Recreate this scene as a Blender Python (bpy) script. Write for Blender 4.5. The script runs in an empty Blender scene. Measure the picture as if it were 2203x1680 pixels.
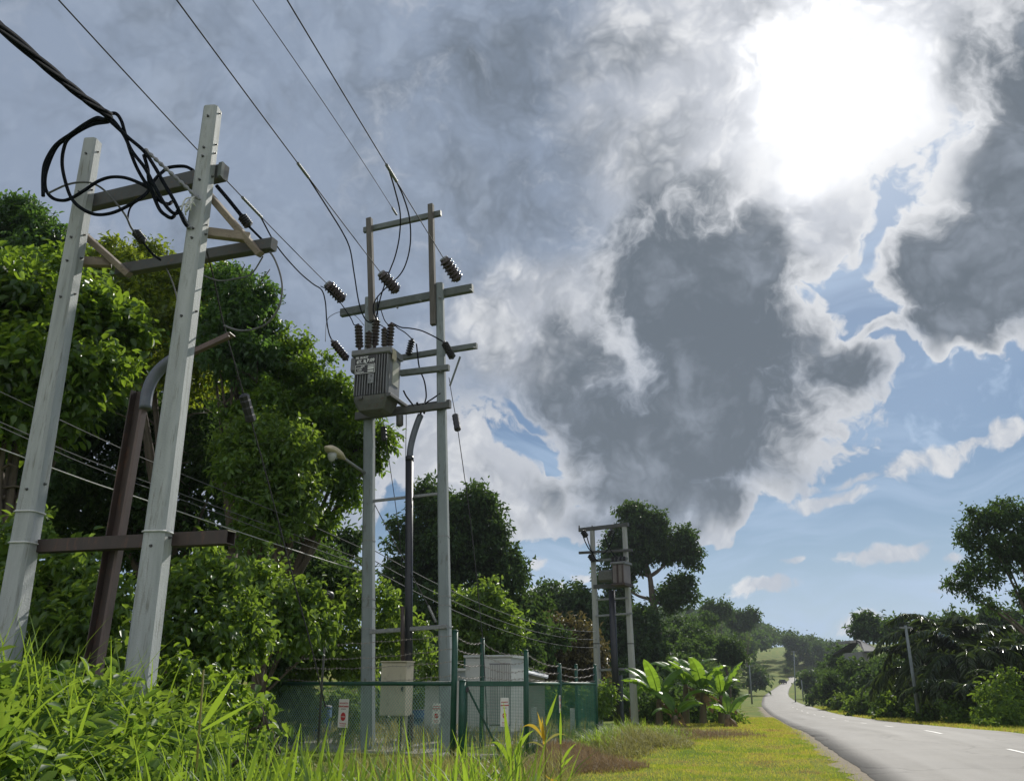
import bpy, math, random
import numpy as np
from mathutils import Vector, Matrix
random.seed(7)
RNG = np.random.default_rng(11)
R = math.radians
scene = bpy.context.scene
COL = scene.collection

# ------------------------------------------------------------------ camera model (reference frame of the photo: 2203 x 1680)
FPX, CX, CY, TH, CAMZ = 1800.0, 1101.5, 840.0, R(19.29), 1.5
CT, ST = math.cos(TH), math.sin(TH)
def ray(px, py):
    x = (px - CX) / FPX; y = (CY - py) / FPX
    return Vector((x, CT - y * ST, ST + y * CT))
def at(px, py, Y):
    d = ray(px, py); k = Y / d.y
    return Vector((d.x * k, Y, CAMZ + d.z * k))
def ax_depth(px, py, Y):
    return Y / ray(px, py).y
def at_t(px, py, t):
    d = ray(px, py)
    return Vector((d.x * t, d.y * t, CAMZ + d.z * t))
class Plane:
    """vertical plane of a pole frame: p0, U along it, V towards the viewer"""
    def __init__(s, a, b):
        s.p0 = Vector((a[0], a[1], 0)); s.U = (Vector((b[0], b[1], 0)) - s.p0).normalized()
        s.V = Vector((s.U.y, -s.U.x, 0))
        if s.V.y > 0: s.V = -s.V
    def hit(s, px, py, off=0.0):
        d = ray(px, py); o = Vector((0, 0, CAMZ))
        p = s.p0 + s.V * off
        t = (p - o).dot(s.V) / d.dot(s.V)
        return o + d * t
    def uvz(s, u, v, z): return s.p0 + s.U * u + s.V * v + Vector((0, 0, z))
    def u(s, P): return (P - s.p0).dot(s.U)

# ------------------------------------------------------------------ object helpers
WL = {}
def tag(o, label=None, cat=None, group=None, kind=None):
    if label: o['label'] = label
    if cat: o['category'] = cat
    if group: o['group'] = group
    if kind: o['kind'] = kind
    return o
def thing(name, label, cat, loc=(0, 0, 0), group=None):
    o = bpy.data.objects.new(name, None); COL.objects.link(o)
    o.location = loc; o.empty_display_size = 0.2
    WL[o.name] = Vector(loc)
    return tag(o, label, cat, group)
def link_mesh(name, me, mat, parent=None, origin=None):
    o = bpy.data.objects.new(name, me); COL.objects.link(o)
    if mat is not None: me.materials.append(mat)
    if parent is not None:
        o.parent = parent; WL[o.name] = WL[parent.name]
    else:
        o.location = origin; WL[o.name] = Vector(origin)
    return o
def catmull(pts, n=6):
    P = [Vector(p) for p in pts]
    if len(P) < 3: return P
    out = []
    for i in range(len(P) - 1):
        p0 = P[i - 1] if i else P[0] * 2 - P[1]
        p1, p2 = P[i], P[i + 1]
        p3 = P[i + 2] if i + 2 < len(P) else P[-1] * 2 - P[-2]
        for k in range(n):
            t = k / n
            out.append(0.5 * ((2 * p1) + (p2 - p0) * t + (2 * p0 - 5 * p1 + 4 * p2 - p3) * t * t + (3 * p1 - p0 - 3 * p2 + p3) * t ** 3))
    out.append(P[-1]); return out
class MB:
    def __init__(s): s.v = []; s.f = []; s.sm = []
    def add(s, vs, fs, smooth=False):
        b = len(s.v); s.v.extend([Vector(v) for v in vs])
        for f in fs: s.f.append([b + i for i in f]); s.sm.append(smooth)
        return s
    def box(s, c, dx, dy, dz, X=(1, 0, 0), Y=(0, 1, 0), Z=(0, 0, 1), bev=0.0):
        X, Y, Z, c = Vector(X), Vector(Y), Vector(Z), Vector(c)
        return s.bar(c - X * dx / 2, c + X * dx / 2, dy, dz, Z, bev)
    def bar(s, p, q, w, h, up=(0, 0, 1), bev=0.006, taper=1.0):
        """chamfered bar from p to q, w across, h along 'up'"""
        p, q = Vector(p), Vector(q); a = (q - p).normalized()
        up = Vector(up); sd = a.cross(up)
        if sd.length < 1e-4: sd = a.cross(Vector((0, 1, 0)))
        sd.normalize(); up = sd.cross(a).normalized()
        b = min(bev, w * .3, h * .3)
        def prof(W, H): 
            if b <= 0: return [(-W, -H), (W, -H), (W, H), (-W, H)]
            return [(-W + b, -H), (W - b, -H), (W, -H + b), (W, H - b), (W - b, H), (-W + b, H), (-W, H - b), (-W, -H + b)]
        A = prof(w / 2, h / 2); B = prof(w / 2 * taper, h / 2 * taper); n = len(A)
        vs = [p + sd * x + up * y for x, y in A] + [q + sd * x + up * y for x, y in B]
        fs = [[i, (i + 1) % n, n + (i + 1) % n, n + i] for i in range(n)]
        fs += [list(range(n))[::-1], list(range(n, 2 * n))]
        return s.add(vs, fs)
    def tube(s, pts, r, sides=8, smooth=True, caps=True):
        P = [Vector(p) for p in pts]; n = len(P)
        rs = r if isinstance(r, (list, tuple)) else [r] * n
        T = []
        for i in range(n):
            t = P[min(i + 1, n - 1)] - P[max(i - 1, 0)]
            T.append(t.normalized() if t.length > 1e-9 else Vector((0, 0, 1)))
        nrm = T[0].orthogonal().normalized(); vs = []; fs = []
        for i in range(n):
            nrm = (nrm - T[i] * nrm.dot(T[i])); nrm = nrm.normalized() if nrm.length > 1e-6 else T[i].orthogonal().normalized()
            b = T[i].cross(nrm)
            for k in range(sides):
                a = 2 * math.pi * k / sides
                vs.append(P[i] + (nrm * math.cos(a) + b * math.sin(a)) * rs[i])
        for i in range(n - 1):
            for k in range(sides):
                k2 = (k + 1) % sides
                fs.append([i * sides + k, i * sides + k2, (i + 1) * sides + k2, (i + 1) * sides + k])
        s.add(vs, fs, smooth)
        if caps:
            b0 = len(s.v) - len(vs)
            s.f.append([b0 + k for k in range(sides)][::-1]); s.sm.append(False)
            s.f.append([b0 + (n - 1) * sides + k for k in range(sides)]); s.sm.append(False)
        return s
    def lathe(s, p, q, prof, sides=14, smooth=True):
        """prof: [(t along p->q 0..1, radius)]"""
        p, q = Vector(p), Vector(q)
        P = [p.lerp(q, t) for t, _ in prof]; a = (q - p).normalized()
        nrm = a.orthogonal().normalized(); b = a.cross(nrm); vs = []; fs = []
        for c, (_, r) in zip(P, prof):
            for k in range(sides):
                an = 2 * math.pi * k / sides
                vs.append(c + (nrm * math.cos(an) + b * math.sin(an)) * r)
        n = len(prof)
        for i in range(n - 1):
            for k in range(sides):
                k2 = (k + 1) % sides
                fs.append([i * sides + k, i * sides + k2, (i + 1) * sides + k2, (i + 1) * sides + k])
        fs.append(list(range(sides))[::-1]); fs.append([(n - 1) * sides + k for k in range(sides)])
        return s.add(vs, fs, smooth)
    def build(s, name, mat, parent=None, origin=None):
        if parent is not None: o0 = WL[parent.name]
        else: o0 = Vector(origin) if origin is not None else sum(s.v, Vector()) / len(s.v)
        me = bpy.data.meshes.new(name)
        me.from_pydata([tuple(v - o0) for v in s.v], [], s.f)
        me.polygons.foreach_set('use_smooth', s.sm)
        me.update()
        return link_mesh(name, me, mat, parent, o0)

def np_mesh(name, V, faces_sz, F):
    """V (n,3); F flat vertex ids; faces_sz = verts per face"""
    me = bpy.data.meshes.new(name)
    nf = len(F) // faces_sz
    me.vertices.add(len(V)); me.vertices.foreach_set('co', np.ascontiguousarray(V, dtype=np.float32).ravel())
    me.loops.add(len(F)); me.loops.foreach_set('vertex_index', np.ascontiguousarray(F, dtype=np.int32))
    me.polygons.add(nf)
    me.polygons.foreach_set('loop_start', np.arange(nf, dtype=np.int32) * faces_sz)
    me.polygons.foreach_set('loop_total', np.full(nf, faces_sz, dtype=np.int32))
    me.update(calc_edges=True); me.validate()
    return me
def nrmz(a): return a / (np.linalg.norm(a, axis=1, keepdims=True) + 1e-9)
LEAF_T = np.array([[0, 0, 0], [.28, .40, .10], [.66, .36, .06], [1, 0, -.16], [.66, -.36, .06], [.28, -.40, .10]])
def leaves_geo(pos, axis, nrm, length, width):
    n = len(pos); a = nrmz(axis); s = nrmz(np.cross(nrm, a)); w = np.cross(a, s)
    L = length[:, None, None]; Wd = width[:, None, None]
    T = LEAF_T[None]
    V = pos[:, None, :] + a[:, None, :] * (T[:, :, 0:1] * L) + s[:, None, :] * (T[:, :, 1:2] * Wd) + w[:, None, :] * (T[:, :, 2:3] * L)
    V = V.reshape(-1, 3)
    F = (np.arange(n)[:, None] * 6 + np.array([0, 1, 2, 3, 0, 3, 4, 5])[None]).ravel()
    return V, F
def rnd_dir(n):
    return nrmz(RNG.normal(size=(n, 3)))
def crown_geo(clumps, leaf, dens, sub=9, aspect=.55, droop=.35, spray=6, fill=.55, up=0.25, sats=4):
    """clumps: [(centre xyz, (rx,ry,rz))]. leaf clusters on lumpy sub-blobs; returns V, F"""
    Ps, As, Ns = [], [], []
    ex = []
    for c, rad in clumps:
        rm = float(np.mean(rad))
        if rm > leaf * 3.5:
            for _ in range(sats):
                d = RNG.normal(size=3); d[2] = abs(d[2]) * .7 - .15; d /= np.linalg.norm(d); q = RNG.uniform(.16, .30)
                ex.append((tuple(np.array(c) + d * np.array(rad) * RNG.uniform(.95, 1.22)), tuple(np.array(rad) * q)))
    for c, rad in list(clumps) + ex:
        c = np.array(c); rad = np.array(rad, float); rm = rad.mean()
        ns = max(3, int(sub))
        d = rnd_dir(ns); d[:, 2] = d[:, 2] * .8 + up; d = nrmz(d)
        rr = RNG.uniform(.45, .95, (ns, 1))
        sc = c + d * rr * rad
        sr = RNG.uniform(.28, .52, ns) * rm
        sc = np.vstack([sc, c[None]]); sr = np.append(sr, rm * .6)
        for q, r in zip(sc, sr):
            m = max(2, int(dens * 4 * math.pi * r * r / spray))
            dd = rnd_dir(m)
            base = q + dd * (r * (1 - fill * RNG.random((m, 1)) ** 2)) * np.array([1, 1, .8])
            k = spray
            tw = nrmz(dd + RNG.normal(size=(m, 3)) * .6 + np.array([0, 0, -droop]))
            P = base[:, None, :] + tw[:, None, :] * (np.linspace(0, 1, k)[None, :, None] * leaf * 1.9) + RNG.normal(size=(m, k, 3)) * leaf * .28
            A = tw[:, None, :] * .6 + RNG.normal(size=(m, k, 3)) * .75 + np.array([0, 0, -droop])
            N = RNG.normal(size=(m, k, 3)) * .55 + np.array([0, 0, 1.0]) + dd[:, None, :] * .35
            Ps.append(P.reshape(-1, 3)); As.append(A.reshape(-1, 3)); Ns.append(N.reshape(-1, 3))
    P = np.vstack(Ps); A = np.vstack(As); N = np.vstack(Ns); n = len(P)
    L = leaf * RNG.uniform(.5, 1.45, n)
    return leaves_geo(P, A, N, L, L * aspect * RNG.uniform(.8, 1.2, n))
def blades_geo(base, h, w, lean, bend, az, seg=5):
    """grass blades: base (n,3), height, width, initial lean (rad), bend (rad over length), azimuth"""
    n = len(base); s = np.linspace(0, 1, seg + 1)
    V = np.zeros((n, (seg + 1) * 2, 3))
    p = base.copy(); dirx = np.stack([np.cos(az), np.sin(az), np.zeros(n)], 1); side = np.stack([-np.sin(az), np.cos(az), np.zeros(n)], 1)
    tw = RNG.uniform(-.6, .6, n)
    side2 = side * np.cos(tw)[:, None] + np.array([0, 0, 1.0]) * np.sin(tw)[:, None] * .3
    for i in range(seg + 1):
        wi = w * (0.55 + .9 * s[i]) if s[i] < .4 else w * 1.02 * max(0.02, (1 - s[i]) / .6) ** .8
        V[:, 2 * i] = p - side2 * (wi / 2)[:, None]; V[:, 2 * i + 1] = p + side2 * (wi / 2)[:, None]
        th = lean + bend * (s[i] + .5 / seg) ** 1.5
        p = p + (dirx * np.sin(th)[:, None] + np.array([0, 0, 1.0]) * np.cos(th)[:, None]) * (h / seg)[:, None]
    q = []
    for i in range(seg): q += [2 * i, 2 * i + 1, 2 * i + 3, 2 * i + 2]
    F = (np.arange(n)[:, None] * ((seg + 1) * 2) + np.array(q)[None]).ravel()
    return V.reshape(-1, 3), F
# ------------------------------------------------------------------ materials
def newmat(name):
    m = bpy.data.materials.new(name); m.use_nodes = True
    nt = m.node_tree; nt.nodes.clear()
    out = nt.nodes.new('ShaderNodeOutputMaterial')
    return m, nt, out
def N(nt, t, **kw):
    n = nt.nodes.new(t)
    for k, v in kw.items():
        if k.startswith('i_'):
            key = k[2:]; n.inputs[int(key) if key.isdigit() else key.replace('_', ' ')].default_value = v
        else: setattr(n, k, v)
    return n
def ramp(nt, stops):
    r = nt.nodes.new('ShaderNodeValToRGB'); e = r.color_ramp.elements
    while len(e) > 1: e.remove(e[-1])
    e[0].position = stops[0][0]; e[0].color = (*stops[0][1], 1)
    for p, c in stops[1:]:
        x = e.new(p); x.color = (*c, 1)
    return r
def solid(name, c1, c2=None, rough=.7, metal=0, scale=6.0, bump=.15, bscale=60, spec=.5, stretch=(1, 1, 1), streak=0.0, dirt=None):
    m, nt, out = newmat(name); L = nt.links.new
    b = N(nt, 'ShaderNodeBsdfPrincipled'); L(b.outputs[0], out.inputs[0])
    tc = N(nt, 'ShaderNodeTexCoord'); mp = N(nt, 'ShaderNodeMapping'); mp.inputs['Scale'].default_value = stretch
    L(tc.outputs['Object'], mp.inputs[0])
    n1 = N(nt, 'ShaderNodeTexNoise', i_Scale=scale, i_Detail=6.0, i_Roughness=.62); L(mp.outputs[0], n1.inputs['Vector'])
    c2 = c2 or tuple(x * .7 for x in c1)
    r = ramp(nt, [(.32, c2), (.68, c1)]); L(n1.outputs[0], r.inputs[0])
    col = r.outputs[0]
    if dirt:
        n3 = N(nt, 'ShaderNodeTexNoise', i_Scale=scale * 2.7, i_Detail=8.0, i_Roughness=.7); L(mp.outputs[0], n3.inputs['Vector'])
        r3 = ramp(nt, [(.55, (0, 0, 0)), (.68, (1, 1, 1))]); L(n3.outputs[0], r3.inputs[0])
        mx = N(nt, 'ShaderNodeMix', data_type='RGBA'); L(r3.outputs[0], mx.inputs[0]); L(col, mx.inputs[6]); mx.inputs[7].default_value = (*dirt, 1)
        col = mx.outputs[2]
    L(col, b.inputs['Base Color'])
    n2 = N(nt, 'ShaderNodeTexNoise', i_Scale=bscale, i_Detail=4.0); L(tc.outputs['Object'], n2.inputs['Vector'])
    bp = N(nt, 'ShaderNodeBump', i_Strength=bump, i_Distance=.02); L(n2.outputs[0], bp.inputs['Height']); L(bp.outputs[0], b.inputs['Normal'])
    rr = N(nt, 'ShaderNodeMapRange', i_3=max(.05, rough - .12), i_4=min(1, rough + .12)); L(n1.outputs[0], rr.inputs[0]); L(rr.outputs[0], b.inputs['Roughness'])
    b.inputs['Metallic'].default_value = metal; b.inputs['Specular IOR Level'].default_value = spec
    return m
def foliage(name, dark, light, trans, tfac=.42, rough=.42, spec=.5, nscale=.6, yellow=None):
    m, nt, out = newmat(name); L = nt.links.new
    geo = N(nt, 'ShaderNodeNewGeometry')
    tc = N(nt, 'ShaderNodeTexCoord')
    nz = N(nt, 'ShaderNodeTexNoise', i_Scale=nscale, i_Detail=3.0); L(tc.outputs['Object'], nz.inputs['Vector'])
    ad = N(nt, 'ShaderNodeMath', operation='MULTIPLY_ADD', i_1=.6); L(geo.outputs['Random Per Island'], ad.inputs[0])
    sb = N(nt, 'ShaderNodeMath', operation='MULTIPLY', i_1=.4); L(nz.outputs[0], sb.inputs[0]); L(sb.outputs[0], ad.inputs[2])
    st = [(.1, dark), (.75, light)]
    if yellow: st += [(.93, light), (.97, yellow)]
    r = ramp(nt, st); L(ad.outputs[0], r.inputs[0])
    b = N(nt, 'ShaderNodeBsdfPrincipled'); L(r.outputs[0], b.inputs['Base Color'])
    b.inputs['Roughness'].default_value = rough; b.inputs['Specular IOR Level'].default_value = spec
    t = N(nt, 'ShaderNodeBsdfTranslucent')
    mxc = N(nt, 'ShaderNodeMix', data_type='RGBA', blend_type='MULTIPLY'); mxc.inputs[0].default_value = 1.0
    sc = N(nt, 'ShaderNodeMapRange', i_3=.55, i_4=1.25); L(ad.outputs[0], sc.inputs[0])
    vm = N(nt, 'ShaderNodeVectorMath', operation='SCALE'); vm.inputs[0].default_value = trans; L(sc.outputs[0], vm.inputs['Scale'])
    L(vm.outputs[0], t.inputs['Color'])
    mx = N(nt, 'ShaderNodeMixShader'); mx.inputs[0].default_value = tfac
    L(b.outputs[0], mx.inputs[1]); L(t.outputs[0], mx.inputs[2]); L(mx.outputs[0], out.inputs[0])
    return m
M = {}
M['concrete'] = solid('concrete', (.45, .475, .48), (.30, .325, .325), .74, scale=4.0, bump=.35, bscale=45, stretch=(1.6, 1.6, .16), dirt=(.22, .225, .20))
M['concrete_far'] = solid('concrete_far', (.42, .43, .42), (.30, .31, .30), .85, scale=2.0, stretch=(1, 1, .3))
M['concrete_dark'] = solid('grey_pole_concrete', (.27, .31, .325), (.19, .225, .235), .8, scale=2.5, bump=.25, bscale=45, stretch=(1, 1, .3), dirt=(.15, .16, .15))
M['steel'] = solid('painted_steel', (.095, .10, .10), (.06, .065, .065), .55, scale=5, bump=.1, dirt=(.13, .085, .06), stretch=(1, 1, 1))
M['greenish_steel'] = solid('weathered_arm', (.155, .18, .175), (.10, .118, .115), .6, scale=5, bump=.15, dirt=(.10, .10, .085))
M['timber'] = solid('weathered_timber', (.15, .14, .125), (.09, .082, .072), .8, scale=9, bump=.4, bscale=90, stretch=(1, 1, .12), dirt=(.09, .08, .07))
M['tan_steel'] = solid('tan_steel', (.30, .25, .19), (.20, .16, .12), .65, scale=6, dirt=(.12, .08, .055))
M['brown'] = solid('brown_channel', (.072, .050, .043), (.042, .031, .028), .6, scale=4, stretch=(1, 1, .3), dirt=(.12, .062, .04))
M['brown_edge'] = solid('brown_flange', (.165, .115, .105), (.11, .08, .073), .6, scale=4, stretch=(1, 1, .3))
M['galv'] = solid('galvanised', (.32, .33, .34), (.20, .21, .22), .6, metal=.3, scale=20, bump=.05)
M['cable'] = solid('black_cable', (.012, .015, .020), (.008, .010, .014), .7, scale=8, bump=.0, spec=.02)
M['cable_grey'] = solid('grey_cable', (.16, .165, .17), (.10, .105, .11), .6, scale=8, bump=.0, spec=.25)
M['wire'] = solid('bare_wire', (.055, .056, .06), (.04, .04, .043), .75, scale=20, bump=.0, spec=.15)
M['wire_light'] = solid('pale_wire', (.55, .55, .53), (.40, .40, .39), .5, metal=.2, scale=20, bump=.0)
M['ceramic'] = solid('brown_ceramic', (.055, .038, .036), (.035, .026, .026), .22, scale=6, bump=.02)
M['polymer'] = solid('dark_polymer', (.03, .03, .034), (.02, .02, .024), .45, scale=6, bump=.05)
M['trafo'] = solid('grey_tank_paint', (.21, .215, .225), (.15, .155, .165), .5, scale=4, bump=.06, stretch=(1, 1, .4), dirt=(.12, .10, .085))
M['trafo_dark'] = solid('tank_underside', (.13, .135, .125), (.08, .085, .075), .6, scale=4, dirt=(.10, .06, .04))
M['plate_black'] = solid('black_plate', (.02, .02, .022), (.014, .014, .016), .4, bump=.0)
M['plate_white'] = solid('white_lettering', (.72, .73, .72), (.58, .59, .58), .6, bump=.0)
M['sticker'] = solid('faded_sticker', (.50, .50, .43), (.40, .40, .35), .6, scale=5, bump=.02)
M['cabinet'] = solid('beige_cabinet', (.54, .49, .38), (.45, .41, .32), .5, scale=3, bump=.04, stretch=(1, 1, .4), dirt=(.36, .33, .26))
M['kiosk'] = solid('pale_grey_kiosk', (.55, .57, .56), (.45, .47, .46), .5, scale=2, bump=.04, dirt=(.36, .36, .33))
M['louvre'] = solid('kiosk_louvre', (.60, .61, .60), (.50, .51, .50), .5, scale=3)
M['riser'] = solid('dark_riser', (.024, .027, .036), (.016, .018, .025), .42, scale=4, bump=.06)
M['riser_grey'] = solid('grey_riser', (.13, .15, .18), (.09, .10, .13), .4, scale=4, bump=.06)
M['green'] = solid('green_fence_paint', (.012, .085, .055), (.008, .055, .036), .45, scale=5, bump=.05)
M['mesh'] = solid('green_pvc_mesh', (.035, .20, .14), (.025, .15, .105), .4, scale=5, bump=.0)
M['link'] = solid('chain_link_wire', (.28, .44, .36), (.20, .32, .26), .4, metal=.35, scale=5, bump=.0)
M['barb'] = solid('barbed_wire', (.40, .38, .36), (.24, .20, .18), .5, metal=.4, scale=30, bump=.0)
M['sign'] = solid('sign_enamel', (.78, .77, .74), (.68, .67, .64), .4, scale=4, bump=.01, dirt=(.55, .53, .48))
M['sign_red'] = solid('sign_red', (.50, .02, .02), (.40, .018, .018), .45, bump=.0)
M['sign_dark'] = solid('sign_dark_ink', (.10, .03, .03), (.07, .02, .02), .5, bump=.0)
M['lamp'] = solid('cream_lamp', (.60, .53, .38), (.48, .42, .30), .5, scale=6, bump=.05, dirt=(.30, .25, .17))
M['lamp_glass'] = solid('lamp_glass', (.42, .44, .42), (.34, .36, .34), .2, bump=.0)
M['roof'] = solid('pale_sheet_roof', (.50, .52, .56), (.42, .44, .48), .4, metal=.2, scale=2)
M['house'] = solid('house_render', (.36, .35, .33), (.28, .27, .26), .85, scale=1)
M['dark_gap'] = solid('dark_window', (.03, .032, .034), None, .3)  # plain near-black colour, used on the car cabin
M['blue'] = solid('blue_drum', (.03, .10, .24), (.02, .07, .17), .4, scale=4)
M['bark'] = solid('bark', (.14, .115, .09), (.07, .055, .042), .9, scale=5, bump=.6, bscale=25, stretch=(1, 1, .3), dirt=(.05, .06, .035))
M['bark_pale'] = solid('pale_bark', (.26, .23, .19), (.16, .14, .115), .9, scale=4, bump=.5, bscale=25, stretch=(1, 1, .3))
M['banana_stem'] = solid('banana_stem', (.15, .12, .07), (.085, .06, .04), .7, scale=3, stretch=(1, 1, .2), bump=.3, dirt=(.12, .16, .05))
M['dirt'] = solid('roadside_dirt', (.26, .21, .15), (.16, .13, .085), .95, scale=6, bump=.6, bscale=50, dirt=(.11, .12, .04))
M['clay'] = solid('gravel_pad', (.34, .32, .29), (.24, .225, .20), .95, scale=14, bump=.5, bscale=70)
M['car'] = solid('dark_car_paint', (.06, .06, .065), None, .3)
M['white_line'] = solid('road_paint', (.62, .61, .58), (.42, .41, .39), .6, scale=8, dirt=(.30, .29, .28))

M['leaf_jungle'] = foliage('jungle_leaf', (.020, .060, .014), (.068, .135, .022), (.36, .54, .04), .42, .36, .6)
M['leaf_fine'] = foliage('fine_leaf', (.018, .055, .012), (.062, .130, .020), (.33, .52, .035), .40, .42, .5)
M['leaf_fine_warm'] = foliage('warm_fine_leaf', (.026, .055, .011), (.085, .135, .020), (.42, .52, .035), .42, .45, .45, yellow=(.20, .17, .04))
M['leaf_fine_cool'] = foliage('cool_fine_leaf', (.014, .046, .016), (.042, .098, .028), (.20, .38, .05), .38, .42, .5)
M['leaf_vine'] = foliage('vine_leaf', (.035, .085, .020), (.090, .165, .035), (.34, .50, .05), .42, .40, .55, yellow=(.30, .30, .05))
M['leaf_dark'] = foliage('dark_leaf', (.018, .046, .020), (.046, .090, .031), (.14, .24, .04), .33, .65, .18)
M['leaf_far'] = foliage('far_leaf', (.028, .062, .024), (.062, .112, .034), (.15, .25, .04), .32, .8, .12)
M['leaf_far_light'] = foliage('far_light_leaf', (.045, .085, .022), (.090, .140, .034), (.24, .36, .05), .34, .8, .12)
M['leaf_shrub'] = foliage('shrub_leaf', (.035, .080, .018), (.085, .150, .028), (.28, .42, .04), .38, .65, .2)
M['leaf_palm'] = foliage('palm_leaflet', (.018, .040, .014), (.050, .085, .022), (.12, .18, .03), .28, .30, .7)
M['leaf_banana'] = foliage('banana_leaf', (.050, .120, .022), (.090, .185, .032), (.36, .58, .045), .46, .42, .35)
M['leaf_dead'] = foliage('dead_leaf', (.14, .09, .045), (.24, .165, .085), (.30, .20, .09), .35, .7, .2)
M['leaf_brown'] = foliage('bronze_leaf', (.05, .05, .02), (.095, .085, .032), (.22, .18, .05), .3, .5, .4)
M['grass_tall'] = foliage('tall_grass_blade', (.060, .130, .018), (.140, .240, .030), (.42, .60, .05), .46, .5, .25, nscale=1.2, yellow=(.36, .34, .06))
M['weed_leaf'] = foliage('weed_leaf', (.040, .100, .026), (.120, .205, .050), (.38, .55, .055), .43, .52, .28, nscale=1.2, yellow=(.40, .36, .06))
M['weed_dark'] = foliage('dark_weed_leaf', (.022, .065, .018), (.060, .125, .030), (.24, .40, .04), .38, .5, .3, nscale=1.5, yellow=(.22, .15, .05))
M['grass_dry'] = foliage('dry_grass_blade', (.13, .085, .048), (.27, .195, .105), (.35, .24, .11), .35, .7, .2)
M['grass_straw'] = foliage('straw_grass_blade', (.14, .14, .04), (.29, .27, .085), (.42, .40, .11), .4, .6, .3)
M['leaf_yellow'] = foliage('yellow_leaf', (.40, .26, .03), (.52, .36, .04), (.70, .50, .06), .45, .5, .3)

def ground_mat():
    m, nt, out = newmat('verge_ground'); L = nt.links.new
    b = N(nt, 'ShaderNodeBsdfPrincipled'); L(b.outputs[0], out.inputs[0]); b.inputs['Roughness'].default_value = .95; b.inputs['Specular IOR Level'].default_value = .15
    tc = N(nt, 'ShaderNodeTexCoord')
    a = N(nt, 'ShaderNodeTexNoise', i_Scale=.35, i_Detail=6.0, i_Roughness=.6); L(tc.outputs['Object'], a.inputs['Vector'])
    c = N(nt, 'ShaderNodeTexNoise', i_Scale=7.0, i_Detail=8.0, i_Roughness=.7); L(tc.outputs['Object'], c.inputs['Vector'])
    r1 = ramp(nt, [(.38, (.100, .170, .016)), (.54, (.180, .225, .024)), (.66, (.24, .21, .05)), (.78, (.19, .13, .06))]); L(a.outputs[0], r1.inputs[0])
    r2 = ramp(nt, [(.35, (.55, .6, .5)), (.65, (1.15, 1.1, 1.0))]); L(c.outputs[0], r2.inputs[0])
    mx = N(nt, 'ShaderNodeMix', data_type='RGBA', blend_type='MULTIPLY'); mx.inputs[0].default_value = 1
    L(r1.outputs[0], mx.inputs[6]); L(r2.outputs[0], mx.inputs[7]); L(mx.outputs[2], b.inputs['Base Color'])
    bp = N(nt, 'ShaderNodeBump', i_Strength=.6, i_Distance=.1); L(c.outputs[0], bp.inputs['Height']); L(bp.outputs[0], b.inputs['Normal'])
    return m
M['ground'] = ground_mat()
def lawn_mat():
    """short verge grass: patches of green, yellow and dry brown that stay put on the ground"""
    m, nt, out = newmat('lawn_blade'); L = nt.links.new
    tc = N(nt, 'ShaderNodeTexCoord'); geo = N(nt, 'ShaderNodeNewGeometry')
    a = N(nt, 'ShaderNodeTexNoise', i_Scale=.75, i_Detail=6.0, i_Roughness=.68); L(tc.outputs['Object'], a.inputs['Vector'])
    ad = N(nt, 'ShaderNodeMath', operation='MULTIPLY_ADD', i_1=.16); L(geo.outputs['Random Per Island'], ad.inputs[0]); L(a.outputs[0], ad.inputs[2])
    r = ramp(nt, [(.45, (.14, .205, .018)), (.55, (.27, .29, .026)), (.63, (.36, .325, .05)), (.70, (.27, .185, .07)), (.78, (.17, .105, .05))]); L(ad.outputs[0], r.inputs[0])
    b = N(nt, 'ShaderNodeBsdfPrincipled'); b.inputs['Roughness'].default_value = .6; b.inputs['Specular IOR Level'].default_value = .25; L(r.outputs[0], b.inputs['Base Color'])
    t = N(nt, 'ShaderNodeBsdfTranslucent'); vm = N(nt, 'ShaderNodeVectorMath', operation='SCALE'); L(r.outputs[0], vm.inputs[0]); vm.inputs['Scale'].default_value = 2.5; L(vm.outputs[0], t.inputs[0])
    mx = N(nt, 'ShaderNodeMixShader'); mx.inputs[0].default_value = .42; L(b.outputs[0], mx.inputs[1]); L(t.outputs[0], mx.inputs[2]); L(mx.outputs[0], out.inputs[0])
    return m
M['lawn'] = lawn_mat()
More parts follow.
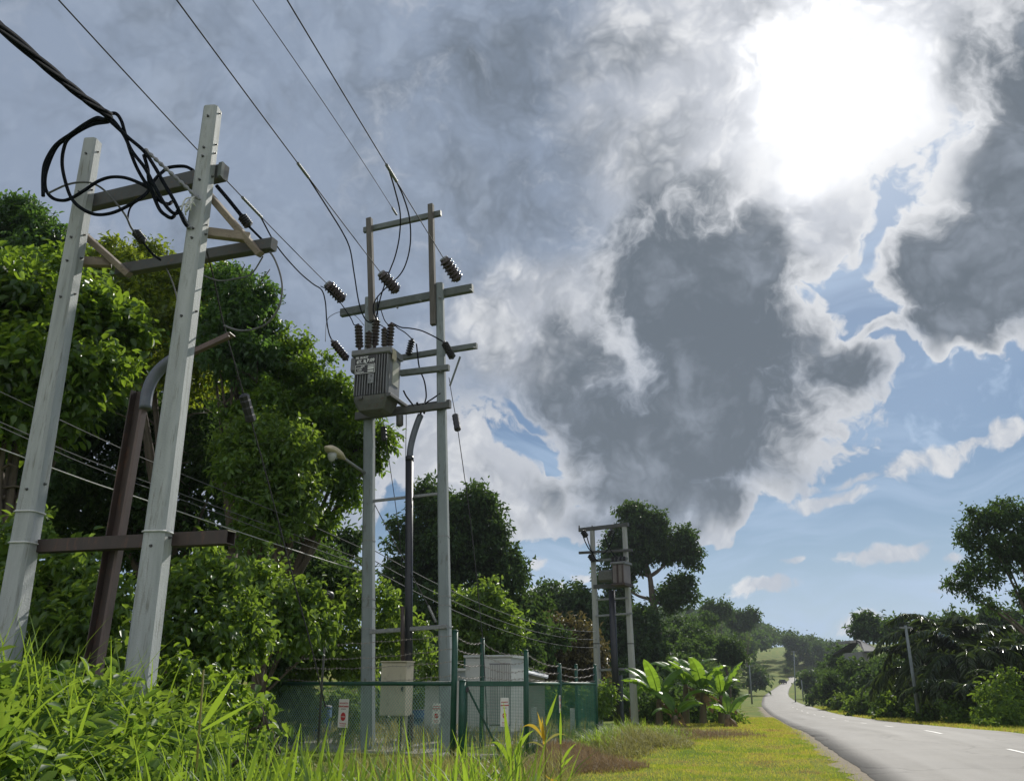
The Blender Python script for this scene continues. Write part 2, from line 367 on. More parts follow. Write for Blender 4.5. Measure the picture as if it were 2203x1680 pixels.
def asphalt():
    m, nt, out = newmat('worn_asphalt'); L = nt.links.new
    b = N(nt, 'ShaderNodeBsdfPrincipled'); L(b.outputs[0], out.inputs[0])
    tc = N(nt, 'ShaderNodeTexCoord')
    uv = N(nt, 'ShaderNodeUVMap')
    a = N(nt, 'ShaderNodeTexNoise', i_Scale=.5, i_Detail=7.0, i_Roughness=.65); L(tc.outputs['Object'], a.inputs['Vector'])
    # wheel tracks and long joints run along the road (uv.x across 0..1, uv.y metres along)
    mp = N(nt, 'ShaderNodeMapping'); mp.inputs['Scale'].default_value = (7.0, .05, 1); L(uv.outputs[0], mp.inputs[0])
    s = N(nt, 'ShaderNodeTexNoise', i_Scale=1.0, i_Detail=5.0, i_Roughness=.6); L(mp.outputs[0], s.inputs['Vector'])
    g = N(nt, 'ShaderNodeTexNoise', i_Scale=45.0, i_Detail=3.0); L(tc.outputs['Object'], g.inputs['Vector'])
    r1 = ramp(nt, [(.33, (.068, .065, .060)), (.66, (.126, .119, .108))]); L(a.outputs[0], r1.inputs[0])
    r2 = ramp(nt, [(.36, (.52, .52, .53)), (.60, (1.18, 1.17, 1.15))]); L(s.outputs[0], r2.inputs[0])
    r3 = ramp(nt, [(.3, (.82, .82, .82)), (.7, (1.12, 1.12, 1.12))]); L(g.outputs[0], r3.inputs[0])
    mx = N(nt, 'ShaderNodeMix', data_type='RGBA', blend_type='MULTIPLY'); mx.inputs[0].default_value = 1; L(r1.outputs[0], mx.inputs[6]); L(r2.outputs[0], mx.inputs[7])
    m2 = N(nt, 'ShaderNodeMix', data_type='RGBA', blend_type='MULTIPLY'); m2.inputs[0].default_value = 1; L(mx.outputs[2], m2.inputs[6]); L(r3.outputs[0], m2.inputs[7])
    # cracks and tar seams
    vo = N(nt, 'ShaderNodeTexVoronoi', feature='DISTANCE_TO_EDGE', i_Scale=.32)
    wv = N(nt, 'ShaderNodeTexNoise', i_Scale=1.3, i_Detail=5.0); L(tc.outputs['Object'], wv.inputs['Vector'])
    wm = N(nt, 'ShaderNodeVectorMath', operation='MULTIPLY_ADD'); L(wv.outputs['Color'], wm.inputs[0]); wm.inputs[1].default_value = (1.6, 1.6, 0); L(tc.outputs['Object'], wm.inputs[2]); L(wm.outputs[0], vo.inputs['Vector'])
    cr = N(nt, 'ShaderNodeMapRange', i_1=.005, i_2=.022, i_3=.38, i_4=1.0); L(vo.outputs['Distance'], cr.inputs[0])
    m3 = N(nt, 'ShaderNodeVectorMath', operation='SCALE'); L(m2.outputs[2], m3.inputs[0]); L(cr.outputs[0], m3.inputs['Scale'])
    L(m3.outputs[0], b.inputs['Base Color'])
    rr = N(nt, 'ShaderNodeMapRange', i_3=.55, i_4=.8); L(s.outputs[0], rr.inputs[0]); L(rr.outputs[0], b.inputs['Roughness'])
    b.inputs['Specular IOR Level'].default_value = .22
    bp = N(nt, 'ShaderNodeBump', i_Strength=.4, i_Distance=.01); L(g.outputs[0], bp.inputs['Height']); L(bp.outputs[0], b.inputs['Normal'])
    return m
M['asphalt'] = asphalt()
# ------------------------------------------------------------------ sun direction (from its place in the photo)
SUND = ray(1765, 195).normalized()
SUN_EL = math.asin(SUND.z); SUN_AZ = math.atan2(SUND.x, SUND.y)      # azimuth clockwise from +Y
def build_world():
    w = bpy.data.worlds.new("World"); scene.world = w; w.use_nodes = True
    nt = w.node_tree; nt.nodes.clear(); L = nt.links.new
    out = N(nt, 'ShaderNodeOutputWorld'); bg = N(nt, 'ShaderNodeBackground'); L(bg.outputs[0], out.inputs[0])
    tc = N(nt, 'ShaderNodeTexCoord'); D = tc.outputs['Generated']
    def math_(op, a, b=None, clamp=False, c=None):
        n = N(nt, 'ShaderNodeMath', operation=op, use_clamp=clamp)
        for i, x in enumerate((a, b, c)):
            if x is None: continue
            if isinstance(x, (int, float)): n.inputs[i].default_value = x
            else: L(x, n.inputs[i])
        return n.outputs[0]
    def mr(v, a, b, c=0.0, d=1.0, smooth=True):
        n = N(nt, 'ShaderNodeMapRange', i_1=a, i_2=b, i_3=c, i_4=d)
        n.interpolation_type = 'SMOOTHSTEP' if smooth else 'LINEAR'
        L(v, n.inputs[0]); return n.outputs[0]
    def noise(vec, scale, det=6.0, ro=.55, lac=2.0, dist=0.0):
        n = N(nt, 'ShaderNodeTexNoise', i_Scale=scale, i_Detail=det, i_Roughness=ro, i_Lacunarity=lac, i_Distortion=dist)
        L(vec, n.inputs['Vector']); return n
    def mixc(f, a, b, blend='MIX'):
        n = N(nt, 'ShaderNodeMix', data_type='RGBA', blend_type=blend)
        for i, x in ((0, f), (6, a), (7, b)):
            if isinstance(x, (int, float)): n.inputs[i].default_value = x
            elif isinstance(x, tuple): n.inputs[i].default_value = (*x, 1)
            else: L(x, n.inputs[i])
        return n.outputs[2]
    def warp(vec, src, amt):
        s = N(nt, 'ShaderNodeVectorMath', operation='SUBTRACT'); L(src.outputs['Color'], s.inputs[0]); s.inputs[1].default_value = (.5, .5, .5)
        a = N(nt, 'ShaderNodeVectorMath', operation='MULTIPLY_ADD'); L(s.outputs[0], a.inputs[0]); a.inputs[1].default_value = (amt,) * 3; L(vec, a.inputs[2])
        return a.outputs[0]
    n1 = noise(D, 4.5, 2.0); Dw = warp(D, n1, .13)
    n2 = noise(D, 15.0, 3.0, .6); Dw2 = warp(Dw, n2, .070)
    def frame(px, py, d=None):
        c = (ray(px, py) if d is None else Vector(d)).normalized()
        right = c.cross(Vector((0, 0, 1))).normalized(); return c, right, right.cross(c)
    def ell(vec, px, py, rx, ry, roll=0.0, d=None):
        """squared elliptical distance on the sky dome: 1 at the rim of a patch centred where the ray points"""
        c, right, up = frame(px, py, d)
        cr, sr = math.cos(roll), math.sin(roll)
        A, B = right * cr + up * sr, up * cr - right * sr
        k = 1.0
        if d is None:
            x = (px - CX) / FPX; y = (CY - py) / FPX; k = 1 / (FPX * math.sqrt(1 + x * x + y * y))
        du = N(nt, 'ShaderNodeVectorMath', operation='DOT_PRODUCT'); L(vec, du.inputs[0]); du.inputs[1].default_value = A / (rx * k)
        dv = N(nt, 'ShaderNodeVectorMath', operation='DOT_PRODUCT'); L(vec, dv.inputs[0]); dv.inputs[1].default_value = B / (ry * k)
        u2 = math_('MULTIPLY', du.outputs['Value'], du.outputs['Value'])
        return math_('MULTIPLY_ADD', dv.outputs['Value'], dv.outputs['Value'], c=u2)
    def vm(op, a, b=None, c=None):
        n = N(nt, 'ShaderNodeVectorMath', operation=op)
        for i, x in enumerate((a, b, c)):
            if x is None: continue
            if isinstance(x, (tuple, Vector)): n.inputs[i].default_value = x
            else: L(x, n.inputs[i])
        return n.outputs[0]
    SPL = {}
    def splat(vec):
        if vec not in SPL:
            sp = N(nt, 'ShaderNodeSeparateXYZ'); L(vec, sp.inputs[0]); o = []
            for k in range(3):
                cb = N(nt, 'ShaderNodeCombineXYZ')
                for j in range(3): L(sp.outputs[k], cb.inputs[j])
                o.append(cb.outputs[0])
            SPL[vec] = o
        return SPL[vec]
    def field(vec, blobs):
        """union of soft elliptical patches on the sky dome, three at a time (one per vector channel)"""
        X3, Y3, Z3 = splat(vec); acc = None
        bl = list(blobs)
        while len(bl) % 3: bl.append((*bl[-1][:4], bl[-1][4] if len(bl[-1]) > 4 else 0, 0.0))
        for i in range(0, len(bl), 3):
            As, Bs, Ws = [], [], []
            for bb in bl[i:i + 3]:
                px, py, rx, ry = bb[:4]; roll = R(bb[4]) if len(bb) > 4 else 0.0; w_ = bb[5] if len(bb) > 5 else 1.0
                c, right, up = frame(px, py); x = (px - CX) / FPX; y = (CY - py) / FPX; k = 1 / (FPX * math.sqrt(1 + x * x + y * y))
                As.append((right * math.cos(roll) + up * math.sin(roll)) / (rx * k)); Bs.append((up * math.cos(roll) - right * math.sin(roll)) / (ry * k)); Ws.append(w_)
            col3 = lambda P, k: (P[0][k], P[1][k], P[2][k])
            if acc is not None and i % 6 == 0:
                X3 = vm('MULTIPLY_ADD', acc, (1e-7,) * 3, X3)
            u = vm('MULTIPLY', X3, col3(As, 0)); u = vm('MULTIPLY_ADD', Y3, col3(As, 1), u); u = vm('MULTIPLY_ADD', Z3, col3(As, 2), u)
            v = vm('MULTIPLY', X3, col3(Bs, 0)); v = vm('MULTIPLY_ADD', Y3, col3(Bs, 1), v); v = vm('MULTIPLY_ADD', Z3, col3(Bs, 2), v)
            l2 = vm('MULTIPLY', u, u); l2 = vm('MULTIPLY_ADD', v, v, l2)
            val = vm('MULTIPLY_ADD', l2, tuple(-.6 * q for q in Ws), tuple(Ws))
            acc = vm('MAXIMUM', val, (0, 0, 0) if acc is None else acc)
        sp = N(nt, 'ShaderNodeSeparateXYZ'); L(acc, sp.inputs[0])
        return math_('MAXIMUM', math_('MAXIMUM', sp.outputs[0], sp.outputs[1]), sp.outputs[2])
    sep = N(nt, 'ShaderNodeSeparateXYZ'); L(D, sep.inputs[0]); Z = sep.outputs[2]
    front = mr(sep.outputs[1], .0, .25)
    f1 = noise(Dw, 7.0, 7.0, .56); f2 = noise(Dw2, 26.0, 5.0, .6)
    f3 = noise(Dw2, 62.0, 4.0, .62)
    f3c = math_('SUBTRACT', f3.outputs[0], .5)
    f1c = math_('SUBTRACT', f1.outputs[0], .5); f2c = math_('SUBTRACT', f2.outputs[0], .5)
    vo = N(nt, 'ShaderNodeTexVoronoi', feature='F1', i_Scale=13.0); vo.normalize = False; vo.inputs['Detail'].default_value = 2.0; vo.inputs['Roughness'].default_value = .55; vo.inputs['Lacunarity'].default_value = 2.6
    L(Dw2, vo.inputs['Vector']); bil = math_('SUBTRACT', .62, vo.outputs['Distance'])
    tex = math_('ADD', math_('ADD', math_('MULTIPLY', f1c, .62), math_('MULTIPLY', f2c, .36)), math_('MULTIPLY', f3c, .34))
    tex = math_('MULTIPLY_ADD', bil, .36, c=tex)
    # --- clear sky
    sky = N(nt, 'ShaderNodeTexSky', sky_type='NISHITA'); sky.sun_disc = False
    sky.sun_elevation = SUN_EL; sky.sun_rotation = SUN_AZ
    sky.air_density = 1.1; sky.dust_density = .5; sky.ozone_density = 2.5
    sk = N(nt, 'ShaderNodeVectorMath', operation='MULTIPLY'); L(sky.outputs[0], sk.inputs[0]); sk.inputs[1].default_value = SKY_K
    col = sk.outputs[0]
    # --- thin high veil (streaks)
    ms = N(nt, 'ShaderNodeMapping'); ms.inputs['Rotation'].default_value = (0, R(-14), 0); ms.inputs['Scale'].default_value = (1.6, 1.6, 9.0); L(Dw, ms.inputs[0])
    v1 = noise(ms.outputs[0], 2.2, 4.0, .6)
    low = mr(Z, .0, .24, .80, .0)
    veil = math_('ADD', math_('MULTIPLY', mr(v1.outputs[0], .42, .70), .55), low, True)
    vb = field(Dw, [(1980, 890, 300, 120, 12, .8), (1760, 830, 220, 100, 0, .7), (2100, 770, 270, 90, 5, 1.0), (1180, 900, 150, 90, 0, .45), (1960, 330, 140, 230, -20, 1.1), (2000, 850, 330, 70, 16, .9)])
    veil = math_('MAXIMUM', veil, math_('MULTIPLY', vb, mr(tex, -.10, .14, .25, .95)))
    col = mixc(veil, col, VEIL)
    # --- main cloud deck: cover
    cover = field(Dw2, [
        (250, 150, 1500, 800), (640, 620, 640, 520), (1180, 250, 700, 560), (1600, 130, 760, 400), (1060, 640, 420, 330),
        (1170, 760, 250, 190), (1010, 1030, 190, 115, 0, .9), (1140, 1060, 150, 100, 0, .9), (1050, 1120, 100, 70, 0, .8), (880, 960, 160, 140, 0, .9), (520, 1020, 460, 300, 0, .8),
        (1500, 600, 300, 260), (1330, 900, 170, 150), (1560, 880, 350, 200, -12), (1400, 1010, 230, 85, 0), (1540, 1050, 130, 90, 0), (1800, 800, 130, 80, -25),
        (2120, 590, 300, 190, -14), (2240, 280, 190, 330, 0), (2010, 610, 160, 110, -30), (1720, 480, 190, 150), (1740, 690, 80, 40, -30, .75), (2060, 700, 200, 70, -12),
        (1960, 120, 190, 170, 0, .8), (1860, 400, 60, 110, -30, .62), (1900, 720, 120, 50, 0, .8), (1330, 1090, 160, 60, 0, .8), (1540, 750, 240, 220, 0, 1.15), (1500, 930, 290, 130, -8, 1.2), (2170, 420, 160, 250, 0, 1.05)])
    cov = math_('ADD', cover, math_('MULTIPLY', tex, .75))
    hole = field(Dw2, [(1135, 880, 66, 26, -20, .85), (1178, 966, 34, 22, -30, .85), (1880, 530, 34, 95, -32, .85), (1815, 652, 50, 22, 25, .85), (2010, 300, 34, 80, -14, .62), (60, 390, 130, 60, 20, .5), (1660, 410, 74, 36, 0, .42)])
    hm = math_('ADD', hole, math_('MULTIPLY', tex, .7))
    a_main = math_('MULTIPLY', math_('MULTIPLY', mr(cov, .37, .49), math_('SUBTRACT', 1.0, mr(hm, .36, .58))), front)
    Dw3 = warp(D, n2, .045)
    small = field(Dw3, [(1790, 1073, 100, 24, 5, .9), (1910, 1186, 115, 18, 7, .88), (1650, 1262, 80, 26, 3, .9), (1700, 1200, 40, 12, 5, .7), (2110, 1130, 40, 12, 5, .75), (1630, 1272, 80, 12, 0, .7), (1152, 1214, 22, 16, 0, .8),
        (1262, 1243, 30, 13, 0, .7), (1990, 1000, 115, 30, 12, .75), (1860, 1032, 60, 14, 4, .75), (2170, 930, 60, 40, 15, .85), (2080, 960, 70, 22, 8, .75), (2050, 1192, 36, 14, 0, .75),
        (1180, 1275, 60, 20, 0, .75), (1760, 1042, 30, 12, 5, .75), (1850, 1345, 70, 34, 10, .7), (1790, 960, 110, 24, 14, .75), (1660, 1040, 90, 24, 28, .8), (2060, 1255, 60, 40, 0, .7), (1740, 1385, 50, 14, 0, .7)])
    a_small = math_('MULTIPLY', mr(math_('ADD', small, math_('MULTIPLY', math_('ADD', tex, math_('MULTIPLY', f3c, .7)), .75)), .26, .66), front)
    # --- thickness (dark bellies)
    thick = field(Dw, [
        (1490, 590, 190, 170, 20, 1.25), (1580, 690, 200, 150, 0, 1.25), (1400, 400, 80, 160, -8, .42), (1330, 870, 190, 150, 0, .9), (1560, 890, 360, 200, -12, 1.4), (1440, 1010, 260, 95, 0, 1.2), (1700, 840, 200, 100, -10, 1.2),
        (2140, 600, 270, 180, -14, 1.2), (2260, 300, 190, 330, 0, 1.05), (1610, 745, 200, 100, 0, 1.4), (1480, 770, 180, 110, 0, 1.3), (2060, 640, 190, 100, -16, 1.0), (1090, 150, 130, 200, -10, .30), (1090, 410, 180, 110, 0, .28), (1260, 330, 110, 80, 0, .24),
        (1330, 110, 150, 80, 0, .2), (880, 520, 200, 160, 0, .14), (900, 210, 180, 80, 30, .12), (1240, 705, 60, 40, 0, .4), (780, 330, 80, 120, 20, .12)])
    th = math_('ADD', thick, math_('ADD', math_('MULTIPLY', f1c, .85), math_('MULTIPLY_ADD', bil, -.30, c=math_('MULTIPLY', f2c, .34))))
    edge = mr(cov, .42, .84)
    dark = math_('MULTIPLY', mr(th, .0, .72), edge)
    whiteb = field(Dw, [(1150, 690, 230, 150, 0, .9), (1310, 620, 90, 100, 0, .7), (1040, 1030, 260, 170, 0, .9), (1260, 250, 120, 120, 0, .6), (1740, 680, 170, 70, -20, 1.0), (970, 760, 120, 110, 0, .5), (1850, 620, 130, 220, -35, 1.0), (2060, 300, 90, 260, 0, 1.0), (1760, 480, 230, 190, 0, .9), (1780, 930, 130, 110, -30, .9), (1600, 1090, 160, 60, 20, .7), (2080, 760, 200, 50, 0, .7)])
    near = mr(ell(Dw, 1765, 195, 760, 700), .0, 1.0, 1.0, 0.0)
    wf = math_('ADD', math_('MAXIMUM', math_('MULTIPLY', whiteb, 1.25), math_('MULTIPLY', near, 1.15)), math_('MULTIPLY', tex, .9))
    lit = mixc(mr(wf, .10, .90), CL_GREY, CL_WHITE)
    soft = mr(f1.outputs[0], .30, .70)
    wl = mr(wf, .10, .90); mot = mixc(wl, mixc(1.0, lit, (.84, .86, .89), 'MULTIPLY'), mixc(1.0, lit, (.64, .67, .73), 'MULTIPLY')); lit = mixc(mr(tex, -.22, .20), mot, lit)
    gray = mixc(mr(math_('MULTIPLY_ADD', bil, .5, c=math_('MULTIPLY_ADD', f2c, .5, c=f1c)), -.22, .34), CL_DARK, CL_MID)
    ccol = mixc(dark, lit, gray)
    # silver rims where the deck thins towards the sun
    rim = math_('MULTIPLY', math_('SUBTRACT', .9, mr(cov, .40, .80, 0.0, .9)), mr(ell(Dw, 1765, 195, 1100, 1000), .1, 1.0, 1.0, .35))
    ccol = mixc(rim, ccol, CL_WHITE)
    col = mixc(a_small, col, mixc(mr(tex, -.25, .15), CL_SMALL2, CL_SMALL))
    col = mixc(a_main, col, ccol)
    # --- unseen bright cloud added behind the viewer to fill the front faces
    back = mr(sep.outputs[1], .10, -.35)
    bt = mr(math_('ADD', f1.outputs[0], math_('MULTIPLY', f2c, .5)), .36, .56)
    col = mixc(math_('MULTIPLY', back, bt), col, BACK_FILL)
    # --- glow of the veiled sun
    g = math_('POWER', mr(math_('ADD', ell(Dw2, 1762, 205, 250, 270), math_('MULTIPLY', tex, -.6)), 0.0, 1.0, 1.0, 0.0, False), 1.6)
    g2 = math_('POWER', mr(ell(Dw, 1760, 190, 620, 560), 0.0, 1.0, 1.0, 0.0, False), 2.0)
    shade = math_('SUBTRACT', 1.0, math_('MULTIPLY', math_('MULTIPLY', dark, a_main), .8))
    gl = math_('MULTIPLY', math_('MULTIPLY', math_('ADD', math_('MULTIPLY', g, 10.0), math_('MULTIPLY', g2, 2.2)), shade), front)
    gv = N(nt, 'ShaderNodeVectorMath', operation='SCALE'); gv.inputs[0].default_value = (1.0, .975, .94); L(gl, gv.inputs['Scale'])
    ad = N(nt, 'ShaderNodeVectorMath', operation='ADD'); L(col, ad.inputs[0]); L(gv.outputs[0], ad.inputs[1])
    # below the horizon
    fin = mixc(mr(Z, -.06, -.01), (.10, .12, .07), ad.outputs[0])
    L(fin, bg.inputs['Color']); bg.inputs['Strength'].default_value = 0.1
    w.cycles.sampling_method = 'NONE'
# colours are radiances / 0.1 (the Background strength)
SKY_K = (.34, .42, .50)
VEIL = (4.3, 5.6, 7.4)
CL_GREY = (3.3, 3.95, 5.05); CL_WHITE = (7.4, 7.55, 7.8)
CL_DARK = (1.32, 1.62, 1.98); CL_MID = (2.6, 3.0, 3.6)
CL_SMALL2 = (4.9, 5.3, 6.0); CL_SMALL = (7.2, 7.35, 7.6); BACK_FILL = (9.2, 9.25, 9.3)  # the last is added fill radiance for the unseen rear sky
build_world()
sl = bpy.data.lights.new('sun', 'SUN'); sl.energy = 4.2; sl.angle = R(.6); sl.color = (1.0, .955, .87)
so = bpy.data.objects.new('sun', sl); COL.objects.link(so); so.rotation_euler = SUND.to_track_quat('Z', 'Y').to_euler(); so.location = (20, -10, 40)
# ------------------------------------------------------------------ camera
cd = bpy.data.cameras.new('camera'); co = bpy.data.objects.new('camera', cd); COL.objects.link(co)
co.location = (0, 0, CAMZ); co.rotation_euler = (R(90) + TH, 0, 0)
cd.sensor_width = 36; cd.lens = 36 * FPX / 2203; cd.clip_end = 6000; cd.clip_start = .05
scene.camera = co
scene.view_settings.view_transform = 'Standard'; scene.view_settings.look = 'None'; scene.view_settings.exposure = 0.0
scene.cycles.max_bounces = 7; scene.cycles.transmission_bounces = 4; scene.cycles.transparent_max_bounces = 6; scene.cycles.diffuse_bounces = 4; scene.cycles.glossy_bounces = 2
scene.cycles.sample_clamp_indirect = 6
scene.cycles.use_denoising = True
# ------------------------------------------------------------------ road and terrain
ROWS = [(1583, 1747, 2222, 25.3), (1566, 1710, 2052, 34.7), (1549, 1677, 1886, 56.8), (1533, 1652, 1790, 86), (1520, 1640, 1745, 113), (1510, 1639, 1716, 156), (1498, 1643, 1698, 195), (1486, 1658, 1697, 235), (1472, 1679, 1704, 285), (1460, 1697, 1713, 330)]
_r = [(-60, -1.0, 6.5, 0.0), (-20, .6, 7.6, 0.0), (0, 2.4, 9.2, 0.0), (14.8, 5.9, 12.9, 0.0)]
for py, xl, xr, t in ROWS:
    a, b = at_t(xl, py, t), at_t(xr, py, t); _r.append((a.y, a.x, b.x, a.z))

_l = _r[-1]; _r += [(_l[0] + 12, _l[1] + 3.0, _l[2] + 3.0, _l[3] + .35)]
_r = np.array(_r)
def _pchip(xs, ys, x):
    h = np.diff(xs); d = np.diff(ys) / h; m = np.zeros(len(xs))
    m[1:-1] = np.where(d[1:] * d[:-1] > 0, 2 * d[1:] * d[:-1] / (d[1:] + d[:-1] + 1e-12), 0); m[0] = d[0]; m[-1] = d[-1]
    i = np.clip(np.searchsorted(xs, x) - 1, 0, len(h) - 1); t = (x - xs[i]) / h[i]
    return ys[i] * (2 * t**3 - 3 * t**2 + 1) + h[i] * m[i] * (t**3 - 2 * t**2 + t) + ys[i + 1] * (-2 * t**3 + 3 * t**2) + h[i] * m[i + 1] * (t**3 - t**2)
PY = np.array([-500, -60, 0, 15, 27, 37, 60, 92, 120, 166, 206, 247, 299, 345, 400, 470, 560, 700, 1000, 3000.0])
PZ = np.array([0, 0, 0, 0, 0, 0, 0, 0, 0, 0, 0, 0, 0, 0, 9.0, 17, 22, 24, 18, 0.0])
PZ[3:14] = np.interp(PY[3:14], _r[:, 0], _r[:, 3]); PZ[3] = 0; PZ[4] = 0
def prof(y): return _pchip(PY, PZ, np.clip(np.asarray(y, float), -499, 2999))
def road_x(y):
    y = np.asarray(y, float); return _pchip(_r[:, 0], _r[:, 1], np.clip(y, -60, _r[-1, 0])), _pchip(_r[:, 0], _r[:, 2], np.clip(y, -60, _r[-1, 0]))
def ground_z(x, y):
    x = np.asarray(x, float); y = np.asarray(y, float); xl, xr = road_x(y); z = prof(y)
    far = np.clip((y - 70) / 60, 0, 1); fr = np.clip((y - 22) / 30, 0, 1)
    fade = np.clip((460 - y) / 120, 0, 1)
    z = z + np.clip((xl - 7 - x) * .13, 0, 9.5) * far * fade + np.clip((x - xr - 5) * .10, 0, 7) * fr * np.clip((600 - y) / 200, 0, 1)
    left = np.clip((-2.2 - x) / 2.2, 0, 1) * np.clip((13 - y) / 5, 0, 1) * np.clip((y + 2) / 3, 0, 1)
    z = z + .45 * left * left * (3 - 2 * left)
    off = np.minimum(np.abs(x - xl), np.abs(x - xr)); inside = (x > xl - .8) & (x < xr + .8)
    amp = np.where(inside, 0.0, np.clip(off / 3, 0, 1) * .07)
    return z + amp * (np.sin(x * 1.3 + y * .7) * .6 + np.sin(x * .45 - y * .9 + 2) * .8) - np.where((x > xl) & (x < xr), .05, 0.0)
ys = np.unique(np.concatenate([np.linspace(-60, 0, 13), np.linspace(0, 60, 121), np.linspace(60, 120, 61), np.linspace(120, 350, 70), np.linspace(350, 700, 40), np.linspace(700, 1000, 8)]))
rows = []
nx = 90
for y in ys:
    xl, xr = road_x(y); xl, xr = float(xl), float(xr)
    k = np.linspace(0, 1, 34)
    lo = xl - 1.0 - np.concatenate([np.linspace(0, 24, 44), 24 + (k[1:] ** 2.5) * 640])
    hi = xr + 1.0 + np.concatenate([np.linspace(0, 12, 16), 12 + (k[1:] ** 2.5) * 640])
    rows.append(np.concatenate([lo[::-1], [xl - .35, xl - .02, xl + .3, xr - .3, xr + .02, xr + .35], hi]))
X = np.array(rows); Yg = np.repeat(ys[:, None], X.shape[1], 1); Zg = ground_z(X, Yg)
V = np.stack([X, Yg, Zg], -1).reshape(-1, 3); ncol = X.shape[1]; nr = len(ys)
ii, jj = np.meshgrid(np.arange(nr - 1), np.arange(ncol - 1), indexing='ij'); b0 = ii * ncol + jj
F = np.stack([b0, b0 + 1, b0 + ncol + 1, b0 + ncol], -1).ravel()
g = link_mesh('ground', np_mesh('ground', V, 4, F), M['ground'], None, (0, 0, 0)); tag(g, kind='structure')
g.data.polygons.foreach_set('use_smooth', [True] * len(g.data.polygons))
# road: same rows as the ground, 5 cm proud with a broken lip on the verge side
yr = ys[(ys >= -60) & (ys <= _r[-1, 0])]; xl, xr = road_x(yr); zr = prof(yr) + .03
jl = np.interp(yr, np.arange(-60, 500, .45), RNG.normal(size=1245) * .05); jr = np.interp(yr, np.arange(-60, 500, .45), RNG.normal(size=1245) * .07)
xl2 = xl + jl * np.clip((60 - yr) / 30, .15, 1); xr2 = xr + jr * .6
nq = 10; vs = []; uvs = []
for k in range(nq + 1):
    t = k / nq; vs.append(np.stack([xl2 * (1 - t) + xr2 * t, yr, zr + .05 * (1 - (2 * t - 1) ** 2)], 1))
    uvs.append(np.stack([np.full(len(yr), t), yr], 1))
skL = np.stack([xl2 - .04, yr, zr - .16], 1); skR = np.stack([xr2 + .04, yr, zr - .16], 1)
cols = [skL] + vs + [skR]; uvc = [uvs[0]] + uvs + [uvs[-1]]
V = np.stack(cols, 1).reshape(-1, 3); UV = np.stack(uvc, 1).reshape(-1, 2); nc = len(cols); nrr = len(yr)
ii, jj = np.meshgrid(np.arange(nrr - 1), np.arange(nc - 1), indexing='ij'); b0 = ii * nc + jj
F = np.stack([b0, b0 + 1, b0 + nc + 1, b0 + nc], -1).ravel()
me = np_mesh('road', V, 4, F); uvl = me.uv_layers.new(name='uv'); uvl.data.foreach_set('uv', UV[F].astype(np.float32).ravel())
ro = link_mesh('road', me, M['asphalt'], None, (0, 0, 0)); tag(ro, kind='structure')
# worn dashes of the centre line
mk = MB()
for y0 in np.arange(18.5, 120, 8.6):
    pts = []
    for yy in (y0, y0 + 1.2, y0 + 2.4):
        a, b = road_x(yy); c = float(a + b) / 2 + .55; z = float(prof(yy)) + .03 + .05 * .98 + .006
        pts.append((c, yy, z))
    vs = []
    for p in pts: vs += [(p[0] - .055, p[1], p[2]), (p[0] + .055, p[1], p[2])]
    mk.add(vs, [[0, 1, 3, 2], [2, 3, 5, 4]])
tag(mk.build('road_markings', M['white_line'], None, (0, 0, 0)), kind='structure')
# dirt strip where the asphalt crumbles into the verge
yd = ys[(ys >= 4) & (ys <= 120)]; xl_d, _ = road_x(yd)
j1 = RNG.uniform(.18, .62, len(yd)) * np.clip(yd / 25, .8, 1.6); vs = np.stack([np.stack([xl_d - j1, yd, ground_z(xl_d - j1, yd) + .006], 1), np.stack([xl_d - j1 * .4, yd, ground_z(xl_d - j1 * .4, yd) + .018], 1), np.stack([xl_d + .12, yd, prof(yd) + .004], 1)], 1).reshape(-1, 3)
n_ = len(yd); F = []
for i in range(n_ - 1):
    for k in range(2): F += [3 * i + k, 3 * i + k + 1, 3 * i + 4 + k, 3 * i + 3 + k]
tag(link_mesh('road_shoulder', np_mesh('road_shoulder', vs, 4, np.array(F)), M['dirt'], None, (0, 0, 0)), kind='structure')
# ------------------------------------------------------------------ pole frames
def octo(c, r, ang, ch=.42):
    """octagon with unequal sides (a square pole with broad chamfers)"""
    k = r * (1 - ch); pts = [(r, -k), (r, k), (k, r), (-k, r), (-r, k), (-r, -k), (-k, -r), (k, -r)]
    ca, sa = math.cos(ang), math.sin(ang)
    return [Vector((c.x + x * ca - y * sa, c.y + x * sa + y * ca, c.z)) for x, y in pts]
def pole_mesh(base, top, rb, rt, ang, ch=.42, n=7):
    m = MB(); vs = []; fs = []
    for i in range(n + 1):
        t = i / n; c = base.lerp(top, t); vs += octo(c, rb + (rt - rb) * t, ang, ch)
    for i in range(n):
        for k in range(8): fs.append([i * 8 + k, i * 8 + (k + 1) % 8, (i + 1) * 8 + (k + 1) % 8, (i + 1) * 8 + k])
    b = len(vs); vs += octo(top + Vector((0, 0, .015)), rt * .82, ang, ch)
    for k in range(8): fs.append([n * 8 + k, n * 8 + (k + 1) % 8, b + (k + 1) % 8, b + k])
    fs.append([b + k for k in range(8)])
    return m.add(vs, fs)
def bolt(par, p, d, r=.016, l=.05, mat='steel'):
    d = Vector(d).normalized(); MB().lathe(p - d * .01, p + d * l, [(0, r * 1.7), (.25, r * 1.7), (.26, r), (1, r)], 6, False).build('bolt', M[mat], par)
def band(m, c, r, ang, h=.03, ch=.42):
    a = octo(c, r + .008, ang, ch); vs = a + [v + Vector((0, 0, h)) for v in a]
    m.add(vs, [[k, (k + 1) % 8, 8 + (k + 1) % 8, 8 + k] for k in range(8)])

